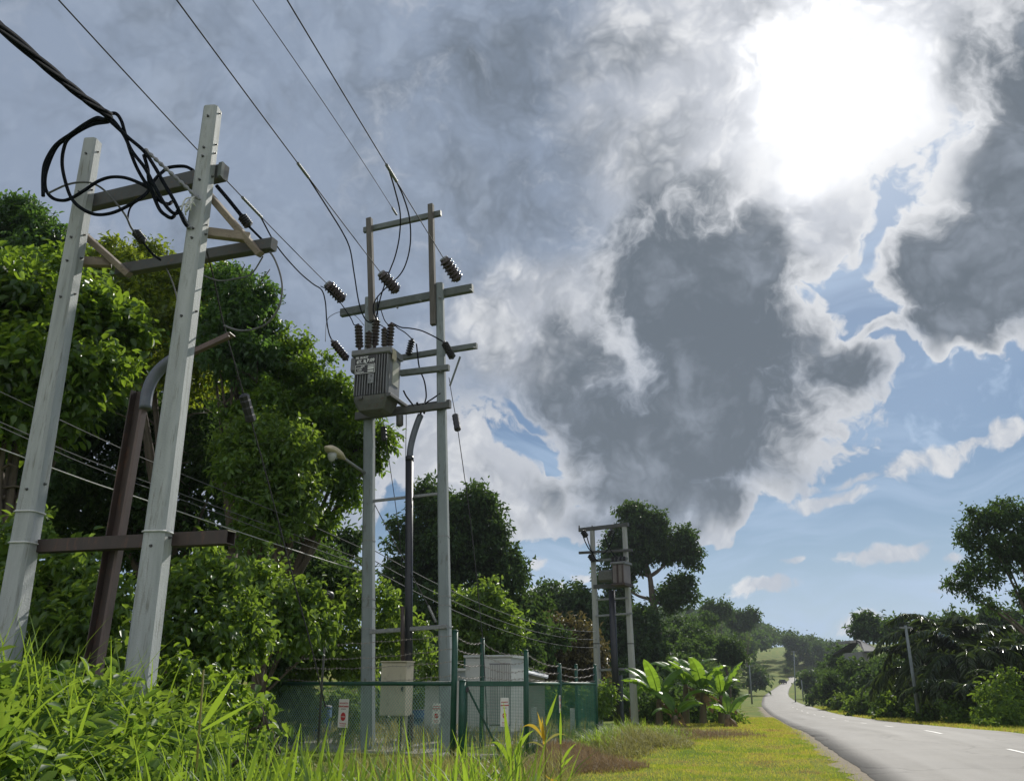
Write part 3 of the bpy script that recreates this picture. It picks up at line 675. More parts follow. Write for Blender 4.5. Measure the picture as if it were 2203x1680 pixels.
# ---- near frame at the left (bare double pole with cable brackets)
F1 = Plane((-6.67, 11.36), (-4.45, 10.5))
N1 = Vector((-F1.V.x, -F1.V.y, 0))            # away from the viewer
h1 = thing('pole_frame', 'bare twin concrete poles standing in the weeds with a rusty brown cable channel between them', 'utility pole', (-5.5, 10.9, .2))
nb = at(300, 1470, 10.5); ntop = at(458, 236, 10.5); lb = at(14, 1400, 11.36); lt = at(200, 305, 11.36)
nb = Vector((nb.x, nb.y, .0)); dnb = (ntop - Vector((at(300, 1470, 10.5)))); nb = at(300, 1470, 10.5) - dnb * .22
lb2 = at(14, 1400, 11.36); lb = lb2 - (lt - lb2) * .22
A1 = R(-6)
p1 = pole_mesh(nb, ntop, .162, .108, A1, .30).build('pole', M['concrete'], h1)
p2 = pole_mesh(lb, lt, .162, .108, A1, .30).build('pole', M['concrete'], h1)
def pr(a, b, z):                                # point on a pole axis at height z
    t = (z - a.z) / (b.z - a.z); return a.lerp(b, t)
for z in (9.45, 8.9, 8.75, 8.35, 7.55, 7.4, 6.2, 3.1): 
    c = pr(nb, ntop, z); r = .162 + (.108 - .162) * (z - nb.z) / (ntop.z - nb.z)
    bolt(h1, c + Vector((math.cos(A1 - R(90)) * r, math.sin(A1 - R(90)) * r, 0)), (math.cos(A1 - R(90)), math.sin(A1 - R(90)), 0), .014, .03)
    bolt(h1, c + Vector((math.cos(A1) * r, math.sin(A1) * r, .12)), (math.cos(A1), math.sin(A1), 0), .014, .03)
for z in (9.4, 8.7, 7.9, 7.5, 6.9, 4.0):
    c = pr(lb, lt, z); r = .162 + (.108 - .162) * (z - lb.z) / (lt.z - lb.z)
    bolt(h1, c + Vector((math.cos(A1 - R(90)) * r, math.sin(A1 - R(90)) * r, 0)), (math.cos(A1 - R(90)), math.sin(A1 - R(90)), 0), .014, .03)
    bolt(h1, c + Vector((math.cos(A1) * r, math.sin(A1) * r, .1)), (math.cos(A1), math.sin(A1), 0), .014, .03)
off = -.17                                      # beams sit on the far side of the poles
a, b = F1.hit(182, 441, off), F1.hit(485, 371, off)
MB().bar(a, b, .14, .25, bev=.012).build('crossarm', M['steel'], h1)
e0 = b; MB().bar(b - F1.U * .05 - F1.V * -.075, b + F1.U * .012 - F1.V * -.075, .06, .25, bev=.01).build('end_plate', M['greenish_steel'], h1)
c1, c2 = F1.hit(255, 583, -.62), F1.hit(590, 526, -.62)
MB().bar(c1, c2, .14, .18, bev=.01).build('outer_beam', M['steel'], h1)
for (q0, q1, q2, q3) in (((446, 415), (560, 548), (440, 500), (537, 512)), ((172, 497), (278, 592), (158, 562), (240, 566))):
    f0 = -.16; 
    MB().bar(F1.hit(*q0, f0), F1.hit(*q1, -.56), .09, .15, up=F1.V, bev=.01).build('brace', M['tan_steel'], h1)
    MB().bar(F1.hit(*q2, f0 + .02), F1.hit(*q3, -.47), .11, .14, bev=.01).build('bracket', M['tan_steel'], h1)
lc1, lc2 = F1.hit(40, 1178, -.20), F1.hit(497, 1156, -.20)
m = MB()                                        # hollow section, open at its end
d = (lc2 - lc1).normalized(); sd = F1.V; hw, hh, th = .075, .085, .012
for s in (-1, 1):
    m.bar(lc1 + sd * s * hw, lc2 + sd * s * hw, th, hh * 2, bev=.003)
    m.bar(lc1 + Vector((0, 0, s * (hh - th / 2))), lc2 + Vector((0, 0, s * (hh - th / 2))), hw * 2 - th, th, bev=.003)
m.build('lower_beam', M['brown'], h1, )
MB().bar(lc2 - d * .004 + Vector((0, 0, hh - .008)), lc2 + d * .006 + Vector((0, 0, hh - .008)), hw * 2.1, .014, bev=.002).build('beam_lip', M['cabinet'], h1)
# brown channel guard and its bent head
g0, g1 = F1.hit(190, 1520, -.42), F1.hit(306, 842, -.42)
ax = (g1 - g0).normalized(); sd = ax.cross(F1.V).normalized() * -1
if sd.x < 0: sd = -sd
m = MB(); m.bar(g0, g1, .21, .02, up=F1.V, bev=.003); m.bar(g0 - sd * .10 + F1.V * .05, g1 - sd * .10 + F1.V * .05, .018, .11, up=F1.V, bev=.003)
gd = m.build('cable_guard', M['brown'], h1)
MB().bar(g0 + sd * .125 + F1.V * .045, g1 + sd * .125 + F1.V * .045, .05, .10, up=F1.V, bev=.004).build('guard_flange', M['brown_edge'], gd)
pts = catmull([F1.hit(312, 880, -.36), F1.hit(318, 840, -.37), F1.hit(333, 808, -.40), F1.hit(358, 782, -.43), F1.hit(392, 762, -.46)], 6)
MB().tube(pts, .085, 10).build('conduit_bend', M['riser_grey'], h1)
q0, q1 = F1.hit(385, 772, -.47), F1.hit(500, 719, -.62); 
m = MB(); m.bar(q0, q1, .16, .02, bev=.003); m.bar(q0 + F1.V * .075 + Vector((0, 0, -.035)), q1 + F1.V * .075 + Vector((0, 0, -.035)), .018, .075, bev=.003)
m.build('conduit_arm', M['brown_edge'], h1)
# pale ties round the poles
m = MB()
for (a_, b_, z) in ((nb, ntop, 0), (lb, lt, 0)):
    zz = at(330, 1143, 10.4).z if a_ is nb else at(20, 1168, 11.3).z
    for q in (zz, zz + .42) if a_ is lb else (zz,):
        c = pr(a_, b_, q); r = .162 + (.108 - .162) * (q - a_.z) / (b_.z - a_.z)
        MB().tube(octo(c, r + .014, A1, .30) + [octo(c, r + .014, A1, .30)[0]], .011, 5).build('cable_tie', M['plate_white'], h1)

# ---- transformer frame in the middle
F2 = Plane((-4.0, 21.55), (-1.95, 20.88))
h2 = thing('pole_frame', 'tall twin grey poles inside the green fence carrying the finned transformer and its platform arms', 'utility pole', (-3.0, 21.2, 0))
A2 = math.atan2(F2.U.y, F2.U.x)
def polepx(x0, y0, x1, y1, pl, rb, rt, ang, zb=-.15, ch=.3):
    t = pl.hit(x1, y1); b_ = pl.hit(x0, y0); bb = b_ + (t - b_) * ((zb - b_.z) / (t.z - b_.z))
    return bb, t, pole_mesh(bb, t, rb, rt, ang, ch)
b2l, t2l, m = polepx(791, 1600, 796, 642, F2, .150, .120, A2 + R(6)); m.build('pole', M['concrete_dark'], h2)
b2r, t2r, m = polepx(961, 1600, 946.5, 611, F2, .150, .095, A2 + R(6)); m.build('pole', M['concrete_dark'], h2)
fo, fb = .16, -.16
def arm(name, x0, y0, x1, y1, o, w, h, mat, pl=F2, par=None):
    return MB().bar(pl.hit(x0, y0, o), pl.hit(x1, y1, o), w, h, bev=.012).build(name, mat, par or h2)
arm('extension', 794.5, 471, 801, 690, .13, .15, .16, M['timber'])
arm('extension', 927, 441, 932.5, 699, .13, .15, .15, M['timber'])
arm('crossarm', 783, 496, 949, 459, .02, .11, .17, M['greenish_steel'])
arm('crossarm', 734, 674, 1017, 620, -.02 - .14, .15, .23, M['greenish_steel'])
arm('crossarm', 862, 770, 1026, 744, fb, .13, .15, M['greenish_steel'])
arm('crossarm', 862, 803, 966, 791, fo, .13, .16, M['greenish_steel'])
arm('platform_arm', 766, 898, 969, 871, fo + .02, .14, .17, M['steel'])
arm('platform_arm', 766, 894, 969, 867, fb, .14, .17, M['steel'])
for u_ in (0.25, .95):
    q = F2.hit(790 + 85 * u_, 893 - 9 * u_, 0); u0 = F2.u(q); z = q.z + .03
    MB().bar(F2.uvz(u0, -.22, z + .12), F2.uvz(u0, 1.0, z + .12), .12, .09, bev=.01).build('platform_rail', M['steel'], h2)
arm('cross_brace', 800, 1078, 951, 1061, 0.02, .05, .075, M['galv'])
arm('cross_brace', 796, 1359, 962, 1347, 0.17, .05, .10, M['galv'])
m = MB()
for (a_, b_, ra, rb) in ((b2l, t2l, .15, .12), (b2r, t2r, .15, .095)):
    for py in (1287, 1306, 1352, 1160):
        z = F2.hit(875, py).z; t = (z - a_.z) / (b_.z - a_.z); m = MB(); band(m, a_.lerp(b_, t), ra + (rb - ra) * t, A2 + R(6), .03, .3); m.build('pole_band', M['galv'], h2)
for (px, py) in ((1012, 624), (855, 662), (905, 648), (1020, 748), (949, 800), (949, 876), (800, 660), (946, 640)):
    bolt(h2, F2.hit(px, py, .0 if px > 1000 else .14), F2.V, .02, .06, 'galv')
m = MB()                                        # angle strut under the right arm end
m.bar(F2.hit(990, 768, -.1), F2.hit(968, 830, .0), .05, .05, bev=.004)
m.build('strut', M['greenish_steel'], h2)

# ---- transformer
us = [F2.u(F2.hit(x, 800, .95)) for x in (762, 834)]
zt, zb = F2.hit(800, 762, .95).z, F2.hit(798, 850, .95).z
ul, ur = us; vb, vf = .22, .95; um = (ul + ur) / 2
tr = thing('transformer', 'grey finned transformer with brown bushings and black lettered plate high between the tall poles', 'transformer', F2.uvz(um, .5, zb))
UZ = Vector((0, 0, 1))
def tb(u0, u1, v0, v1, z0, z1, bev=.01):
    return MB().box(F2.uvz((u0 + u1) / 2, (v0 + v1) / 2, (z0 + z1) / 2), u1 - u0, abs(v1 - v0), z1 - z0, F2.U, F2.V, UZ, bev)
tk = tb(ul, ur, vb, vf - .10, zb, zt, .03).build('tank', M['trafo'], tr)
m = MB(); nf = 13
for i in range(nf):
    u = ul + .03 + (ur - ul - .06) * i / (nf - 1)
    m.box(F2.uvz(u, vf - .06, (zb + zt) / 2), .022, .13, zt - zb - .05, F2.U, F2.V, UZ, .006)
m.build('cooling_fin', M['trafo'], tk)
# lower tank: tapering, rounded belly
zl = F2.hit(815, 886, .75).z
prof_ = [(1.0, zb + .005), (.97, zb - .10), (.90, zb - .2), (.74, zl + .05), (.5, zl)]
vs = []; fs = []; uc, vc = um, (vb + vf) / 2; hu, hv = (ur - ul) / 2, (vf - vb) / 2
for k, (s, z) in enumerate(prof_):
    for (su, sv) in ((-1, -.85), (-.85, -1), (.85, -1), (1, -.85), (1, .85), (.85, 1), (-.85, 1), (-1, .85)): vs.append(F2.uvz(uc + su * hu * s, vc + sv * hv * s, z))
for k in range(len(prof_) - 1):
    for j in range(8): fs.append([k * 8 + j, k * 8 + (j + 1) % 8, (k + 1) * 8 + (j + 1) % 8, (k + 1) * 8 + j])
fs.append([(len(prof_) - 1) * 8 + j for j in range(8)])
MB().add(vs, fs).build('tank_belly', M['trafo_dark'], tr)
lz0, lz1 = zt - .02, zt + .17
tb(ul - .10, ur + .05, vb - .06, vf + .03, lz0 + .02, lz1, .03).build('lid', M['trafo'], tr)
tb(ul - .26, ul - .02, vb + .2, vf - .25, zt - .32, zt + .10, .05).build('side_box', M['trafo'], tr)
tb(ur, ur + .012, vf - .62, vf - .27, zb + .35, zt - .12, .002).build('sticker', M['sticker'], tr)
vs = [F2.uvz(ur + .055, v, z) for v, z in ((vf - .12, zt + .14), (vf - .30, zt + .14), (vf - .36, zt + .02), (vf - .34, zt - .17), (vf - .26, zt - .13), (vf - .24, zt - .19), (vf - .18, zt - .14), (vf - .10, zt - .16))]
n_ = len(vs); vs2 = [v + F2.U * .008 for v in vs]
MB().add(vs + vs2, [list(range(n_)), list(range(n_, 2 * n_))[::-1]] + [[i, (i + 1) % n_, n_ + (i + 1) % n_, n_ + i] for i in range(n_)]).build('peeling_sticker', M['lamp'], tr)
# name plates with their lettering
def text_mesh(s, size, mat, name, parent, origin, xd, yd, nd, align='LEFT', bold=0.0):
    cu = bpy.data.curves.new('lettering', 'FONT'); cu.body = s; cu.size = size; cu.align_x = align; cu.resolution_u = 2; cu.offset = bold
    o = bpy.data.objects.new('tmp', cu); COL.objects.link(o)
    dg = bpy.context.evaluated_depsgraph_get(); me = bpy.data.meshes.new_from_object(o.evaluated_get(dg))
    bpy.data.objects.remove(o)
    xd, yd, nd = Vector(xd), Vector(yd), Vector(nd)
    m = MB(); m.add([origin + xd * v.co.x + yd * v.co.y + nd * .003 for v in me.vertices], [list(p.vertices) for p in me.polygons])
    bpy.data.meshes.remove(me)
    return m
pv = vf + .012
pl_l, pl_r = ul + .02, ul + (ur - ul) * .64
z1_, z2_, z3_ = zt - .03, zt - .28, zt - .54
m = MB().box(F2.uvz((pl_l + pl_r) / 2, pv, (z1_ + z3_) / 2), pl_r - pl_l, .015, z1_ - z3_, F2.U, F2.V, UZ, .003)
plate = m.build('name_plate', M['plate_black'], tr)
fz = pv + .009; W_ = pl_r - pl_l
def T(s, u, z, size, align='LEFT', bold=.0): return text_mesh(s, size, None, '', None, F2.uvz(u, fz, z), F2.U, UZ, F2.V, align, bold)
m = MB()
def merge(a, b):
    k = len(a.v); a.v += b.v; a.f += [[i + k for i in f] for f in b.f]; a.sm += b.sm; return a
merge(m, T('PE. BUKIT', pl_l + .02, z1_ - .075, .085, bold=.003))
merge(m, T('6T. R', pl_l + .05, z1_ - .20, .125, bold=.006)); merge(m, T('L', pl_l + .05 + W_ * .42, z1_ - .215, .085, bold=.004)); merge(m, T('P.09', pl_l + W_ * .58, z1_ - .185, .125, bold=.006))
for (a_, b_) in (((pl_l + .02, z2_), (pl_r - .02, z2_)), ((pl_l + .02, z3_ + .02), (pl_r - .02, z3_ + .02))):
    m.bar(F2.uvz(a_[0], fz, a_[1]), F2.uvz(b_[0], fz, b_[1]), .004, .012, bev=0)
for u in (pl_l + .02, pl_r - .02): m.bar(F2.uvz(u, fz, z2_), F2.uvz(u, fz, z3_ + .02), .012, .004, bev=0)
merge(m, T('Daln', pl_l + W_ * .30, z2_ - .06, .06, bold=.002)); merge(m, T('kVA/pH', pl_l + .05, z2_ - .10, .055, bold=.002)); merge(m, T('voltan', pl_l + .08, z2_ - .155, .055, bold=.002)); merge(m, T('kekerapan', pl_l + .05, z2_ - .215, .055, bold=.002))
for k, (h_, z) in enumerate(((.03, z2_ - .045), (.07, z2_ - .11), (.04, z2_ - .19))): m.bar(F2.uvz(pl_l + W_ * .63, fz, z), F2.uvz(pl_r - .05, fz, z), .004, h_, bev=0)
m.build('lettering', M['plate_white'], plate)
tgm = tb(ul + (ur - ul) * .44, ul + (ur - ul) * .60, pv - .01, pv + .006, z3_ - .27, z3_ - .01, .002).build('tag_plate', M['galv'], tr)
merge(MB(), text_mesh('8', .10, None, '', None, F2.uvz(ul + (ur - ul) * .505, pv + .008, z3_ - .11), F2.U, UZ, F2.V)).build('lettering', M['plate_black'], tgm)
merge(MB(), text_mesh('D', .10, None, '', None, F2.uvz(ul + (ur - ul) * .455, pv + .008, z3_ - .23), F2.U, UZ, F2.V)).build('lettering', M['plate_black'], tgm)
def shed_prof(n, r, rc, t0=.08, t1=.94):
    pr_ = [(0, rc * .9), (t0 * .5, rc * .9)]
    for i in range(n):
        a_ = t0 + (t1 - t0) * i / n; st = (t1 - t0) / n
        pr_ += [(a_, rc), (a_ + st * .30, r * .92), (a_ + st * .50, r), (a_ + st * .62, r * .9), (a_ + st * .72, rc)]
    return pr_ + [(t1, rc), (t1 + .01, rc * .6), (1, rc * .5)]
BUSH = []
for (x0, y0, x1, y1, v, n, r) in ((774, 748, 771, 697, .75, 7, .115), (806, 744, 810, 684, .55, 8, .115), (838, 744, 842, 694, .72, 7, .105), (793, 747, 794, 712, .85, 5, .105), (827, 744, 827, 704, .85, 6, .09)):
    p_, q_ = F2.hit(x0, y0, v), F2.hit(x1, y1, v); q_ = Vector((q_.x, q_.y, q_.z))
    MB().lathe(p_ - Vector((0, 0, .06)), q_, shed_prof(n, r, .05)).build('bushing', M['ceramic'], tr); BUSH.append(q_)
# ---- insulators and arresters hung on the frame
def insulator(name, label, cat, p, q, n, r, rc, mat, group=None, sides=14, cap=True):
    t = thing(name, label, cat, p.lerp(q, .5), group)
    MB().lathe(p, q, shed_prof(n, r, rc), sides).build('shed_stack', mat, t)
    d = (q - p).normalized(); L_ = (q - p).length
    if cap:
        MB().lathe(p - d * L_ * .06, p + d * L_ * .09, [(0, rc * .55), (.2, rc * .9), (1, rc * .9)], 10).build('end_cap', M['galv'], t)
    return t
G_ = 'strain insulators on the tall transformer frame'
INS = []
for (x0, y0, x1, y1, lab) in ((704, 611, 740, 648, 'ribbed brown strain insulator at the left end of the main arm, beside the tree'), (820, 588, 856, 629, 'ribbed brown strain insulator at the middle of the main arm, under two hanging jumpers'), (955, 557, 987, 605, 'ribbed brown strain insulator at the right end of the main arm, against the clouds')):
    q_ = F2.hit(x1, y1, .30); p_ = F2.hit(x0, y0, .72)
    insulator('strain_insulator', lab, 'insulator', p_, q_, 6, .185, .135, M['ceramic'], G_); INS.append((p_, q_))
    m = MB()
arr = []
for (x0, y0, x1, y1, v, lab, n, r, mt) in ((715, 734, 748, 775, .75, 'slanting brown surge arrester beside the left side of the transformer', 7, .11, M['ceramic']),
        (887, 730, 878, 765, -.05, 'short dark surge arrester on the arm between transformer and right pole', 6, .10, M['polymer']),
        (955, 736, 975, 772, .22, 'fat dark surge arrester strapped to the right pole', 8, .105, M['polymer'])):
    arr.append((F2.hit(x0, y0, v), F2.hit(x1, y1, v))); insulator('surge_arrester', lab, 'arrester', arr[-1][0], arr[-1][1], n, r, .05, mt, 'surge arresters of the transformer')
# small dark cylinder under the platform
MB().lathe(F2.hit(860, 893, .3), F2.hit(860, 917, .3), [(0, .085), (.1, .095), (.9, .095), (1, .06)], 12).build('bracket_pot', M['steel'], h2)
# ---- risers, cabinet
rz = thing('cable_riser', 'thick black cable pipe rising between the tall poles with a bent grey head', 'pipe', F2.hit(880, 1600, .1))
pt = F2.hit(881, 985, .12); pb = F2.hit(879, 1600, .12); pb.z = -.1
MB().tube([pb, pb.lerp(pt, .5), pt], .098, 14).build('pipe', M['riser'], rz)
MB().tube(catmull([F2.hit(881, 992, .12), F2.hit(883, 965, .12), F2.hit(889, 938, .10), F2.hit(898, 910, .06), F2.hit(905, 893, .02)], 6), .085, 14).build('bent_head', M['riser_grey'], rz)
MB().lathe(F2.hit(881, 992, .12), F2.hit(881, 982, .12), [(0, .11), (1, .112)], 14).build('collar', M['riser'], rz)
m = MB(); 
for (px, py) in ((904, 893), (912, 890), (899, 888)): m.tube(catmull([F2.hit(px, py, .0), F2.hit(px + 2, py - 10, .0), F2.hit(px - 2, py - 22, .0)], 4), .03, 6)
m.build('cable_tail', M['cable'], rz)
cb = thing('control_cabinet', 'beige metal cabinet fixed between the tall poles behind the chain link', 'cabinet', F2.hit(850, 1537, .4))
cu0, cu1 = F2.u(F2.hit(818, 1480, .62)), F2.u(F2.hit(872, 1480, .62)); cz0, cz1 = F2.hit(845, 1539, .62).z, F2.hit(845, 1424, .62).z
tb(cu0, cu1, .20, .60, cz0, cz1, .012).build('body', M['cabinet'], cb)
tb(cu0 + .015, cu1 - .015, .60, .617, cz0 + .02, cz1 - .035, .006).build('door', M['cabinet'], cb)
tb(cu0 - .02, cu1 + .02, .18, .64, cz1, cz1 + .03, .008).build('cap', M['cabinet'], cb)
hd = tb(cu1 - .09, cu1 - .055, .617, .65, (cz0 + cz1) / 2 - .06, (cz0 + cz1) / 2 + .05, .006); hd.build('handle', M['polymer'], cb)
MB().tube([F2.hit(866, 1304, .3), F2.hit(866, 1424, .3)], .05, 10).build('inlet_pipe', M['brown'], cb)
for px, mt in ((862, 'brown'), (874, 'cabinet')):
    q_ = F2.hit(px, 1536, .4); MB().bar(q_, Vector((q_.x, q_.y, -.1)), .07, .07, bev=.008).build('leg', M[mt], cb)
q_ = F2.hit(886, 1536, .25); MB().bar(q_, Vector((q_.x, q_.y, -.1)), .08, .08, bev=.008).build('leg', M['brown'], cb)
# ---- street lamp on the left tall pole
lp = thing('street_lamp', 'cream street lamp on a slanting arm reaching into the leaves beside the tall left pole', 'lamp', F2.hit(786, 1018, .1))
la, lb_ = F2.hit(786, 1018, .1), F2.hit(737, 984, 1.0)
MB().tube([la, la.lerp(lb_, .5), lb_], [.045, .042, .04], 8).build('arm', M['galv'], lp)
hd0, hd1 = F2.hit(741, 988, .95), F2.hit(700, 962, 1.7); dr = (hd1 - hd0)
m = MB(); cs = [(0, .04), (.12, .08), (.3, .13), (.55, .15), (.8, .13), (1, .04)]
vs = []; fs = []
sx = dr.normalized().cross(UZ).normalized(); ux = sx.cross(dr.normalized())
for t_, r_ in cs:
    c = hd0 + dr * t_
    for k in range(12):
        a_ = 2 * math.pi * k / 12; zz = math.sin(a_); vs.append(c + sx * math.cos(a_) * r_ * 1.15 + ux * (zz * r_ * (1.0 if zz > 0 else .45)))
for i in range(len(cs) - 1):
    for k in range(12): fs.append([i * 12 + k, i * 12 + (k + 1) % 12, (i + 1) * 12 + (k + 1) % 12, (i + 1) * 12 + k])
fs += [list(range(12)), [(len(cs) - 1) * 12 + k for k in range(12)]]
m.add(vs, fs, True); m.build('lamp_head', M['lamp'], lp)
vs = []; 
c = hd0 + dr * .62
m = MB(); m.lathe(c - ux * .03, c - ux * .26, [(0, .12), (.5, .11), (.85, .07), (1, .02)], 12); m.build('lamp_bowl', M['lamp_glass'], lp)

# ---- third frame, farther along the road
F3 = Plane((at(1290, 1560, 43.4).x, 43.4), (at(1364, 1547, 42.4).x, 42.4))
h3 = thing('pole_frame', 'smaller twin pole frame farther along the verge before the lone tall tree', 'utility pole', (F3.p0.x, 43, 0))
A3 = math.atan2(F3.U.y, F3.U.x)
for (x0, y0, x1, y1) in ((1290, 1568, 1274, 1138), (1366, 1552, 1343, 1130)):
    b_, t_, m = polepx(x0, y0, x1, y1, F3, .155, .105, A3, -.75, .35); m.build('pole', M['concrete_far'], h3)
    z = F3.hit(x0, 1385).z; q = b_.lerp(t_, (z - b_.z) / (t_.z - b_.z)); m = MB(); band(m, q, .138, A3, .05, .35); m.build('pole_band', M['steel'], h3)
def arm3(name, x0, y0, x1, y1, o, w, h, mat): return arm(name, x0, y0, x1, y1, o, w, h, mat, F3, h3)
arm3('crossarm', 1246, 1140, 1352, 1128, .05, .16, .19, M['steel'])
arm3('crossarm', 1246, 1189, 1360, 1183, .2, .12, .13, M['steel'])
arm3('crossarm', 1276, 1206, 1350, 1201, .2, .12, .13, M['greenish_steel'])
arm3('platform_arm', 1278, 1262, 1356, 1258, .24, .16, .20, M['steel'])
arm3('cross_brace', 1282, 1325, 1360, 1319, .2, .08, .10, M['galv'])
arm3('cross_brace', 1284, 1290, 1350, 1286, .2, .08, .09, M['galv'])
arm3('cross_brace', 1288, 1441, 1366, 1438, .0, .08, .11, M['galv'])
for x in (1246, 1274, 1304): MB().tube([F3.hit(x, 1139, .1), F3.hit(x, 1130, .1)], .035, 6).build('pin', M['steel'], h3)
uu0, uu1 = F3.u(F3.hit(1318, 1230, 1.0)), F3.u(F3.hit(1342, 1230, 1.0)); z0_, z1_3 = F3.hit(1330, 1254, 1.0).z, F3.hit(1330, 1213, 1.0).z
t3 = thing('transformer', 'small pinkish grey transformer between the far pair of poles', 'transformer', F3.uvz(uu0, .6, z0_))
def tb3(u0, u1, v0, v1, z0, z1, bev=.01): return MB().box(F3.uvz((u0 + u1) / 2, (v0 + v1) / 2, (z0 + z1) / 2), u1 - u0, abs(v1 - v0), z1 - z0, F3.U, F3.V, UZ, bev)
tb3(uu0, uu1, .25, 1.0, z0_, z1_3, .04).build('tank', solid('pink_grey_paint', (.22, .19, .185), (.15, .128, .125), .5, scale=2), t3)
tb3(uu0 - .08, uu1 + .08, .2, 1.06, z1_3, z1_3 + .12, .02).build('lid', M['trafo'], t3)
tb3(uu0 - .06, uu1 + .06, .2, 1.1, z0_ - .12, z0_, .02).build('base_frame', M['brown'], t3)
m = MB()
for f in (.45, .92): m.box(F3.uvz(uu0 + (uu1 - uu0) * f, 1.03, (z0_ + z1_3) / 2), .06, .08, z1_3 - z0_, F3.U, F3.V, UZ, .01)
m.build('stiffener', M['brown'], t3)
for x in (1318, 1326, 1335, 1343):
    MB().lathe(F3.hit(x, 1211, .6), F3.hit(x, 1196, .6), shed_prof(5, .1, .05), 8).build('bushing', M['polymer'], t3)
tb3(uu0 - .9, uu0 - .15, .3, .8, z0_ + .15, z1_3 - .2, .08).build('side_tank', M['trafo_dark'], t3)
r3 = thing('cable_riser', 'dark cable pipe between the far pair of poles, running from ground to transformer', 'pipe', F3.hit(1329, 1565, .2))
pb = F3.hit(1329, 1570, .2); 
MB().tube([pb, F3.hit(1322, 1420, .2), F3.hit(1316, 1270, .2)], .17, 10).build('pipe', M['riser'], r3)
MB().bar(F3.hit(1338, 1560, -.1), F3.hit(1335, 1452, -.1), .16, .16, bev=.01).build('guard', M['riser_grey'], r3)
for k, (x0, y0, x1, y1, lab) in enumerate(((1253, 1142, 1262, 1155, 'small dark insulator hanging under the left arm end of the far frame'), (1318, 1137, 1309, 1154, 'small dark insulator hanging under the right half of the far frame top'), (1268, 1193, 1278, 1208, 'small dark insulator beside the left pole of the far frame, on the second arm'))):
    insulator('hanging_insulator', lab, 'insulator', F3.hit(x0, y0, .4), F3.hit(x1, y1, .4), 4, .16, .07, M['polymer'], 'insulators of the far pole frame', 10, False)
# ------------------------------------------------------------------ wires and cables
def wire(name, label, pts, r, mat, cat='wire', group=None, smooth=5, sides=6):
    P = catmull(pts, smooth) if smooth else [Vector(p) for p in pts]
    o = MB().tube(P, r, sides).build(name, mat, None, P[0]); return tag(o, label, cat, group)
def sagged(a, b, sag, n=14):
    return [a.lerp(b, k / n) - Vector((0, 0, sag * 4 * (k / n) * (1 - k / n))) for k in range(n + 1)]
GW = 'overhead line conductors'
# conductors: each runs from its strain insulator back over the viewer's left
def conductor(lab, end, pxs, Ys, r=.0115, splice=None, name='overhead_wire'):
    far = at(*pxs[0], Ys[0]); pl = Plane(end, far)
    Q = [end] + [pl.hit(*p) for p in pxs[1:][::-1]] + [far]
    D_ = Vector((far.x - end.x, far.y - end.y, 0)); Ltot = D_.length; D_.normalize()
    ss = [(q - end).dot(D_) for q in Q]; cz = np.polyfit(ss, [q.z for q in Q], 2, w=[6] + [1] * (len(Q) - 2) + [3])
    P = [end + D_ * t - Vector((0, 0, end.z)) + Vector((0, 0, float(np.polyval(cz, t)))) for t in np.linspace(0, Ltot, 40)]; P[0] = end
    d_ = (P[-1] - P[-2]).normalized(); P += [P[-1] + d_ * 4, P[-1] + d_ * 14]
    o = wire(name, lab, P, r, M['wire'], 'wire', GW, 0, 6); WIRES.append(P); return o
WIRES = []
def proj(p):
    v = Vector(p) - Vector((0, 0, CAMZ)); f = v.y * CT + v.z * ST; u = -v.y * ST + v.z * CT
    return CX + v.x / f * FPX, CY - u / f * FPX
def on_wire(k, py):
    P = WIRES[k]
    for i in range(len(P) - 1):
        y0, y1 = proj(P[i])[1], proj(P[i + 1])[1]
        if (y0 - py) * (y1 - py) <= 0 and abs(y0 - y1) > 1e-6: return P[i].lerp(P[i + 1], (py - y0) / (y1 - y0))
    return P[0]
p_, q_ = INS[0]
conductor('leftmost overhead wire, passing behind the near bare pole to the left strain insulator', p_, [(125, 0), (300, 180), (440, 338), (556, 466)], [9.7, 11.2, 13.7, 17.0])
p_, q_ = INS[1]
conductor('second overhead wire from the left, running down to the middle strain insulator', p_, [(380, 0), (500, 170), (628, 330), (752, 500)], [9.6, 11.8, 14.5, 18.4])
e3 = F2.hit(853, 462, .1)
conductor('thin third overhead wire ending on the topmost arm of the tall frame', e3, [(543, 0), (660, 165), (766, 328)], [11.0, 13.6, 17.2], .0085)
p_, q_ = INS[2]
conductor('rightmost overhead wire, running down to the right strain insulator', p_, [(617, 0), (720, 160), (813, 328), (880, 437)], [9.6, 11.9, 15.2, 17.8])
# clamps (helical grips) where jumpers leave the conductors
def grip(lab, a, b, r=.03):
    m = MB(); n = 26; P = [a.lerp(b, k / n) for k in range(n + 1)]
    rs = [r * (.75 + .35 * math.sin(k * 2.1) ** 2) for k in range(n + 1)]
    m.tube(P, rs, 7); o = m.build('wire_grip', M['galv'], None, a); return tag(o, lab, 'clamp', 'line grips')
grip('knobbly grip on the leftmost overhead wire just right of the near bare pole', on_wire(0, 424), on_wire(0, 467), .036)
grip('knobbly grip on the second overhead wire where its jumper leaves', on_wire(1, 351), on_wire(1, 382), .034)
grip('knobbly grip on the rightmost overhead wire above the two hanging jumpers', on_wire(3, 354), on_wire(3, 390), .036)
grip('small grip tying the thin third wire to the topmost arm', on_wire(2, 447), WIRES[2][0], .032)
GJ = 'jumper cables of the transformer frame'
def jumper(lab, pts, r=.019, mat='cable'):
    return wire('jumper_cable', lab, [F2.hit(x, y, v) for x, y, v in pts], r, M[mat], 'cable', GJ, 6, 7)
